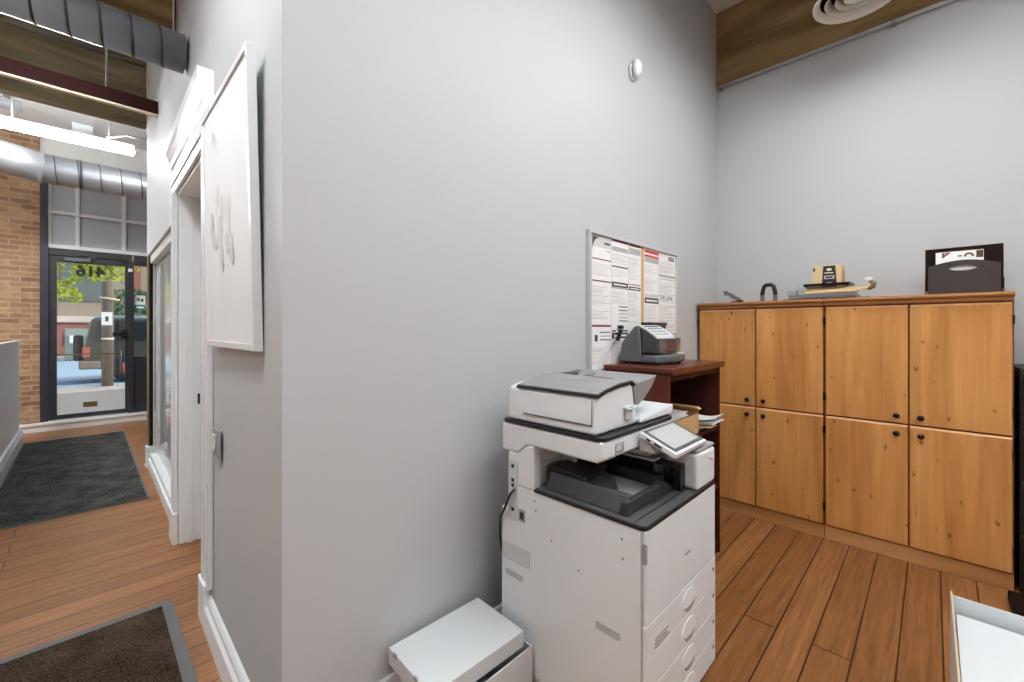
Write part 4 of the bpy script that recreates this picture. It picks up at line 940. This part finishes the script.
g.box(3.7325,3.7334,.500,.552,zb+.095,zb+.102,1); g.box(3.7325,3.7334,.495,.555,zb+.055,zb+.080,2); g.box(3.7320,3.7324,.505,.545,zb+.062,zb+.073,0); g.box(3.7325,3.7334,.51,.54,zb+.012,zb+.03,1)
g.box(3.7335,3.7348,.607,.619,zb+.115,zb+.138,0); g.build('label',[M['green'],M['cream'],M['paperg']],pbx)
g=MB(); g.box(3.80,3.84,.51,.56,zb+.1525,zb+.158); g.build('flap_tab',M['ink'],pbx)
g=MB(); g.box(3.76,3.88,.4535,.4548,zb+.03,zb+.12); g.build('side_print',M['card'],pbx)
# file holder
fh=thing('file_holder','dark brown desk file holder with curved front pocket on right cabinet','file holder',(3.85,-.13,ZT))
g=MB(); g.box(3.825,3.84,-.296,.036,ZT,ZT+.302); g.box(3.78,3.825,.026,.036,ZT+.0005,ZT+.10); g.box(3.78,3.825,-.296,-.286,ZT+.0005,ZT+.10); g.box(3.78,3.825,-.286,.026,ZT,ZT+.012); g.build('back_board',M['darkbrown'],fh,bevel=.002)
g=MB()
for y in (.0365,-.2985): g.box(3.822,3.842,y,y+.002,ZT+.03,ZT+.305)
g.box(3.822,3.842,-.2965,.0365,ZT+.3025,ZT+.3045); g.build('brass_edging',M['cardtan'],fh)
poly=[(.022,ZT+.012),(-.282,ZT+.012),(-.282,ZT+.185)]
for k in range(1,12):
    u=k/12; poly.append((-.282+.304*u,ZT+.185+.030*math.sin(PI*u)))
poly.append((.022,ZT+.185))
# front pocket with oval hand slot: built from upper and lower strips around the slot
g=MB(); sl=[(-.13+.062*math.cos(2*PI*k/24),ZT+.168+.017*math.sin(2*PI*k/24)) for k in range(24)]
def pocket(x0,x1):
    bm=bmesh.new(); 
    out=[bm.verts.new((x0,a,b)) for a,b in poly]; inn=[bm.verts.new((x0,a,b)) for a,b in sl]
    e=[bm.edges.new((out[i],out[(i+1)%len(out)])) for i in range(len(out))]+[bm.edges.new((inn[i],inn[(i+1)%len(inn)])) for i in range(len(inn))]
    bmesh.ops.triangle_fill(bm,use_beauty=True,edges=e)
    r=bmesh.ops.extrude_face_region(bm,geom=list(bm.faces)); vs=[v for v in r['geom'] if isinstance(v,bmesh.types.BMVert)]
    bmesh.ops.translate(bm,verts=vs,vec=(x1-x0,0,0))
    bm.verts.index_update(); v=[tuple(q.co) for q in bm.verts]; f=[[q.index for q in fc.verts] for fc in bm.faces]; bm.free(); return v,f
v,f=pocket(3.765,3.778); g.add(v,f); g.build('front_pocket',M['mount'],fh)
g=MB()
for y in (.028,-.292): g.box(3.762,3.779,y-.005,y+.005,ZT+.003,ZT+.03)
g.build('brass_corner',M['brass'],fh)
mg=thing('magazine','white folder with red triangle standing in the dark file holder','magazine',(3.785,-.11,ZT+.013))
g=MB(); g.box(3.7825,3.7880,-.215,-.012,ZT+.0125,ZT+.272,0)
g.prism([(-.040,ZT+.268),(-.080,ZT+.268),(-.040,ZT+.232)],'x',3.7812,3.7824,1); g.prism([(-.048,ZT+.262),(-.057,ZT+.262),(-.052,ZT+.254)],'x',3.7804,3.7811,0)
g.prism([(-.155+.022*math.cos(PI*k/8),ZT+.235+.024*math.sin(PI*k/8)) for k in range(9)]+[(-.155+.013*math.cos(PI*(8-k)/8),ZT+.235+.014*math.sin(PI*(8-k)/8)) for k in range(9)],'x',3.7812,3.7824,2)
g.box(3.7812,3.7824,-.213,-.185,ZT+.225,ZT+.268,3); g.box(3.7812,3.7824,-.125,-.108,ZT+.238,ZT+.246,2); g.build('cover',[M['paper'],M['inkm'],M['ink'],M['meterbrown']],mg)

# black filing cabinet at the right edge
fc=thing('filing_cabinet','black metal filing cabinet cut by right edge beside the alder cabinets','filing cabinet',(3.8,-.65,0))
g=MB(); g.box(3.58,4.04,-.98,-.335,.03,1.23); g.box(3.60,4.02,-.96,-.355,.002,.03); g.build('body',M['fil'],fc,bevel=.006)
for z0,z1 in ((.05,.33),(.345,.62),(.635,.92),(.935,1.21)):
    g=MB(); g.box(3.565,3.579,-.97,-.345,z0,z1); d=g.build('drawer',M['fil'],fc,bevel=.003)
    g=MB(); g.box(3.55,3.5648,-.72,-.60,z1-.06,z1-.035); g.build('pull',M['filg'],d,bevel=.003)
    g=MB(); g.box(3.562,3.5649,-.97,-.345,z1-.008,z1-.001); g.build('drawer_edge',M['filg'],d)
g=MB(); g.box(3.25,3.50,-.70,-.285,.001,.04); g.box(3.256,3.494,-.694,-.291,.0405,.046); tag(g.build('flat_box',M['darkbrown'],loc=(3.38,-.5,.001),bevel=.003),'dark brown flat box on the floor beyond the white carton','box')

# white carton lower right
ct=thing('open_carton','white open carton with raw edge at the lower right corner','box',(2.1,-.35,0))
g=MB(); zc=.40; xf,xn=2.405,1.62; yl,yr=-.050,-.60; t=.006
g.box(xn,xf,yr,yl,.001,.007); g.box(xf-t,xf,yr,yl,.007,zc); g.box(xn,xn+t,yr,yl,.007,zc); g.box(xn+t,xf-t,yr,yr+t,.007,zc); g.build('carton',M['cardwhite'],ct)
g=MB(); sv=[(xf,yl),(xn,yl-.008)]
g.add([(xf,yl-.004,.007),(xf,yl+.004,.007),(xn,yl+.010,.007),(xn,yl+.002,.007),(xf,yl-.004,zc+.012),(xf,yl+.002,zc+.012),(xn,yl-.004,zc+.004),(xn,yl-.010,zc+.004)],[(0,3,2,1),(4,5,6,7),(0,1,5,4),(1,2,6,5),(2,3,7,6),(3,0,4,7)]); g.build('side_flap',M['offwhite'],ct)
g=MB(); g.add([(xf,yl-.004,zc+.0122),(xf,yl+.002,zc+.0122),(xn,yl-.004,zc+.0042),(xn,yl-.010,zc+.0042),(xf,yl-.004,zc+.014),(xf,yl+.002,zc+.014),(xn,yl-.004,zc+.006),(xn,yl-.010,zc+.006)],[(0,3,2,1),(4,5,6,7),(0,1,5,4),(1,2,6,5),(2,3,7,6),(3,0,4,7)]); g.build('raw_edge',M['corr'],ct)
g=MB(); g.box(xn+t+.01,xf-t-.022,yr+t+.004,yl-.014,zc-.062,zc-.056); g.build('inner_panel',M['cardwhite'],ct)
g=MB(); g.box(xn+.05,xf-.05,yr+.02,yl-.03,.0075,zc-.063); g.build('contents',M['cardwhite'],ct)

# ------------------------------------------------------------------ street
g=MB(); g.box(-30,40,9.301,15.2,-.12,-.02); struct(g.build('floor_sidewalk',M['walk']))
g=MB(); g.box(-30,40,15.21,30,-.16,-.06); struct(g.build('floor_street',M['road']))
g=MB(); g.box(-30,40,30.01,32,-.12,.02); struct(g.build('floor_far_sidewalk',M['walk']))
bl=thing('building','red brick and taupe building across the street','building',(3,32.2,0))
g=MB(); g.box(-14,26,32.2,33,0.02,1.75); g.build('brick_base',M['brickout'],bl)
g=MB(); g.box(-14,26,32.1,33,1.76,2.08); g.build('stone_band',M['stone'],bl)
g=MB(); g.box(-14,26,32.3,33,2.085,11); g.build('upper_wall',M['taupe'],bl)
for x in (-1.6,1.7,4.6,7.6): 
    g=MB(); g.box(x,x+.55,32.2,32.295,2.09,10); g.build('brick_pier',M['brickout'],bl)
for x in (-4.5,-.9,2.6,5.6):
    g=MB(); g.box(x,x+1.9,32.24,32.295,2.9,5.6); g.build('window',M['winfar'],bl)
for x in (-3.0,-.75,3.2):
    g=MB(); g.box(x,x+1.1,32.12,32.195,.6,1.25); g.build('basement_window',M['winfar'],bl)
# low hedge
g=MB(); r=random.Random(9)
for k in range(500):
    p=Vector((r.uniform(1.0,2.6),30.9+r.uniform(-.3,.3),1.6+r.uniform(-1.5,1.9))); a=r.uniform(0,6.3); s_=.13
    u=Vector((math.cos(a),.3,math.sin(a)))*s_; v_=Vector((-math.sin(a),.3,math.cos(a)))*s_*.5
    g.quad(p-u,p-v_,p+u,p+v_)
g.tube([(1.7,30.9,0.02),(1.7,30.9,3.0)],.06,6,1)
tag(g.build('shrub',[M['bush'],M['bark']],loc=(1.7,30.9,.02)),'dark green shrub before the brick building seen through the door','shrub')
bn=thing('dumpster','grey green street bin with white notice across the street','bin',(-.25,28.5,-.06))
g=MB(); g.prism([(28.2,-.03),(28.2,1.1),(28.4,1.42),(28.9,1.42),(28.9,-.03)],'x',-.66,.16); g.build('body',M['binc'],bn,bevel=.03)
g=MB(); g.box(-.5,-.1,28.17,28.1995,.75,1.1); g.build('notice',M['paper'],bn)
g=MB(); g.box(-.64,.14,28.25,28.85,-.059,-.031); g.build('base',M['tyre'],bn)
pb=thing('bollard','black post beside the street bin','post',(.35,28.4,-.06))
g=MB(); g.box(.24,.46,28.3,28.5,-.059,1.5); g.build('post',M['tyre'],pb,bevel=.02)
g=MB(); g.box(.28,.42,28.28,28.2995,.25,.5); g.build('plate',M['paper'],pb)
po=thing('utility_pole','weathered wooden utility pole with white sign on the sidewalk','pole',(.405,14.9,-.02))
g=MB(); g.tube([(.405,14.9,-.018),(.405,14.9,6.5)],.115,14); g.build('shaft',M['pole'],po)
g=MB(); g.box(.29,.49,14.765,14.78,1.52,1.85); g.build('sign',M['paper'],po)
g=MB(); g.box(.36,.42,14.758,14.764,1.62,1.74); g.build('sign_mark',M['ink'],po)
g=MB(); g.tube([(.26,14.8,2.22),(.62,14.75,2.16)],.025,6); g.lathe([(.122,1.15),(.122,1.2)],(.405,14.9,0),'z',14); g.build('bracket',M['cream'],po)
# parked suv
cv=thing('car','dark olive boxy car parked behind the wooden pole','car',(2.2,17,-.06))
g=MB(); zz=-.06
side=[(.02,zz+.42),(-.02,zz+.75),(.0,zz+1.1),(.12,zz+1.74),(.25,zz+1.80),(2.6,zz+1.80),(3.25,zz+1.2),(4.5,zz+1.08),(4.6,zz+.5),(4.1,zz+.38),(.5,zz+.36)]
g.prism(side,'y',16.05,17.9); bo=g.build('body',M['carpaint'],cv,bevel=.06,seg=3)
g=MB()
for a in ([(.16,zz+1.15),(.26,zz+1.66),(.72,zz+1.68),(.72,zz+1.15)],[(.80,zz+1.15),(.80,zz+1.68),(1.65,zz+1.68),(1.65,zz+1.15)],[(1.73,zz+1.15),(1.73,zz+1.68),(2.55,zz+1.68),(3.0,zz+1.15)]): g.prism(a,'y',16.035,16.049)
g.build('side_window',M['carglass'],cv)
g=MB(); g.box(.2,2.6,16.15,16.2,zz+1.80,zz+1.86); g.box(.2,2.6,17.7,17.75,zz+1.80,zz+1.86); g.build('roof_glint_rail',M['road'],cv)  # light blue rails stand in for reflections along the roof line
for x in (.88,3.85):
    g=MB(); g.lathe([(.22,-.11),(.35,-.11),(.38,-.08),(.38,.08),(.35,.11),(.22,.11)],(x,16.12,zz+.381),'y',24); wh=g.build('wheel',M['tyre'],cv)
    g=MB(); g.lathe([(.0,-.125),(.1,-.125),(.21,-.115),(.21,-.10),(.0,-.10)],(x,16.12,zz+.381),'y',20,close=False); g.build('hub_cap',M['redhub'],wh)
for y in (16.04,17.6):
    g=MB(); g.box(-.05,.10,y,y+.2,zz+.72,zz+1.0); g.build('tail_lamp',M['redhub'],cv,bevel=.02)
g=MB(); g.lathe([(.2,-.10),(.33,-.10),(.36,-.06),(.36,.06),(.33,.10),(.2,.10)],(-.13,16.9,zz+.95),'x',20); g.build('spare_wheel',M['tyre'],cv)
g=MB(); g.box(-.12,.3,16.02,17.9,zz+.4,zz+.62); g.build('bumper',M['pole'],cv,bevel=.04)
g=MB(); g.box(2.75,2.95,15.85,16.04,zz+1.15,zz+1.3); g.build('mirror',M['carpaint'],cv,bevel=.03)
# tree with hanging lime branches
te=thing('street_tree','lime leaved street tree whose branches hang before the door','tree',(-2.6,13.2,-.02))
g=MB(); g.tube([(-2.6,13.2,-.018),(-2.62,13.2,1.5),(-2.5,13.2,3.2),(-2.4,13.2,5.0)],[.16,.14,.12,.08],12); g.tube([(-2.5,13.2,3.0),(-1.5,12.8,3.4),(-.5,12.4,3.2),(.2,12.2,2.9)],[.07,.05,.03,.012],8); g.tube([(-1.2,12.7,3.35),(-.7,12.4,2.9),(-.35,12.3,2.4)],[.03,.02,.008],8); g.tube([(-.3,12.4,3.1),(.3,12.2,2.75),(.6,12.1,2.35)],[.02,.015,.006],8); g.build('trunk',M['bark'],te)
g=MB(); r=random.Random(5)
def leaf(p,s_):
    a=r.uniform(0,6.3); b_=r.uniform(-.9,.9)
    u=Vector((math.cos(a)*math.cos(b_),math.sin(b_),math.sin(a)*math.cos(b_)))*s_; n_=Vector((r.uniform(-1,1),-1,r.uniform(-.6,.6))).normalized(); v_=u.cross(n_).normalized()*s_*.5
    g.add([p-u,p-u*.2+v_,p+u,p-u*.2-v_],[(0,1,2,3)])
for (cx_,cz_,rx,rz,n_) in ((-.25,2.95,.45,.40,230),(.15,2.80,.35,.28,170),(.45,2.65,.28,.20,90),(-.28,2.25,.16,.22,90),(-.15,2.10,.12,.14,50),(.05,2.55,.3,.15,80),(.65,2.95,.3,.3,70),(-1.0,3.2,.7,.5,200),(-2.3,4.6,1.3,1.0,500)):
    for k in range(n_):
        while True:
            a,b_=r.uniform(-1,1),r.uniform(-1,1)
            if a*a+b_*b_<1: break
        leaf(Vector((cx_+a*rx,12.4+r.uniform(-.35,.35),cz_+b_*rz)),r.uniform(.035,.065))
fo=g.build('foliage',M['leaf'],te); fo['kind']='stuff'

# ------------------------------------------------------------------ every loose piece of a repeated part is a part of its own
def split_islands(o):
    me=o.data; n=len(me.vertices); par=list(range(n))
    def find(i):
        while par[i]!=i: par[i]=par[par[i]]; i=par[i]
        return i
    for e in me.edges:
        a,b=find(e.vertices[0]),find(e.vertices[1])
        if a!=b: par[a]=b
    isl={}
    for p in me.polygons: isl.setdefault(find(p.vertices[0]),[]).append(p)
    if len(isl)<2: return
    mods=[(m.width,m.segments) for m in o.modifiers]
    made=[]
    for polys in isl.values():
        idx={}; vs=[]; fs=[]
        for p in polys:
            f=[]
            for v in p.vertices:
                if v not in idx: idx[v]=len(vs); vs.append(tuple(me.vertices[v].co))
                f.append(idx[v])
            fs.append(f)
        nm=bpy.data.meshes.new(o.name.split('.')[0]); nm.from_pydata(vs,[],fs)
        for mm in me.materials: nm.materials.append(mm)
        for q,p in zip(nm.polygons,polys): q.material_index=p.material_index; q.use_smooth=p.use_smooth
        made.append(nm)
    o.data=made[0]
    for nm in made[1:]:
        c=o.copy(); c.data=nm; C.objects.link(c); c.parent=o.parent
SPLIT={'rubber_foot','strap','hanger','plug','plug_collar','leg','key','screw','port_socket','brass_corner','brass_edging','plinth_block','usb_slot','bracket','paper_guide','roof_glint_rail','lid_slot','deck_groove','side_window','base'}
for o in list(bpy.data.objects):
    if o.type=='MESH' and o.parent is not None and o.name.split('.')[0] in SPLIT and o.data.users==1: split_islands(o)
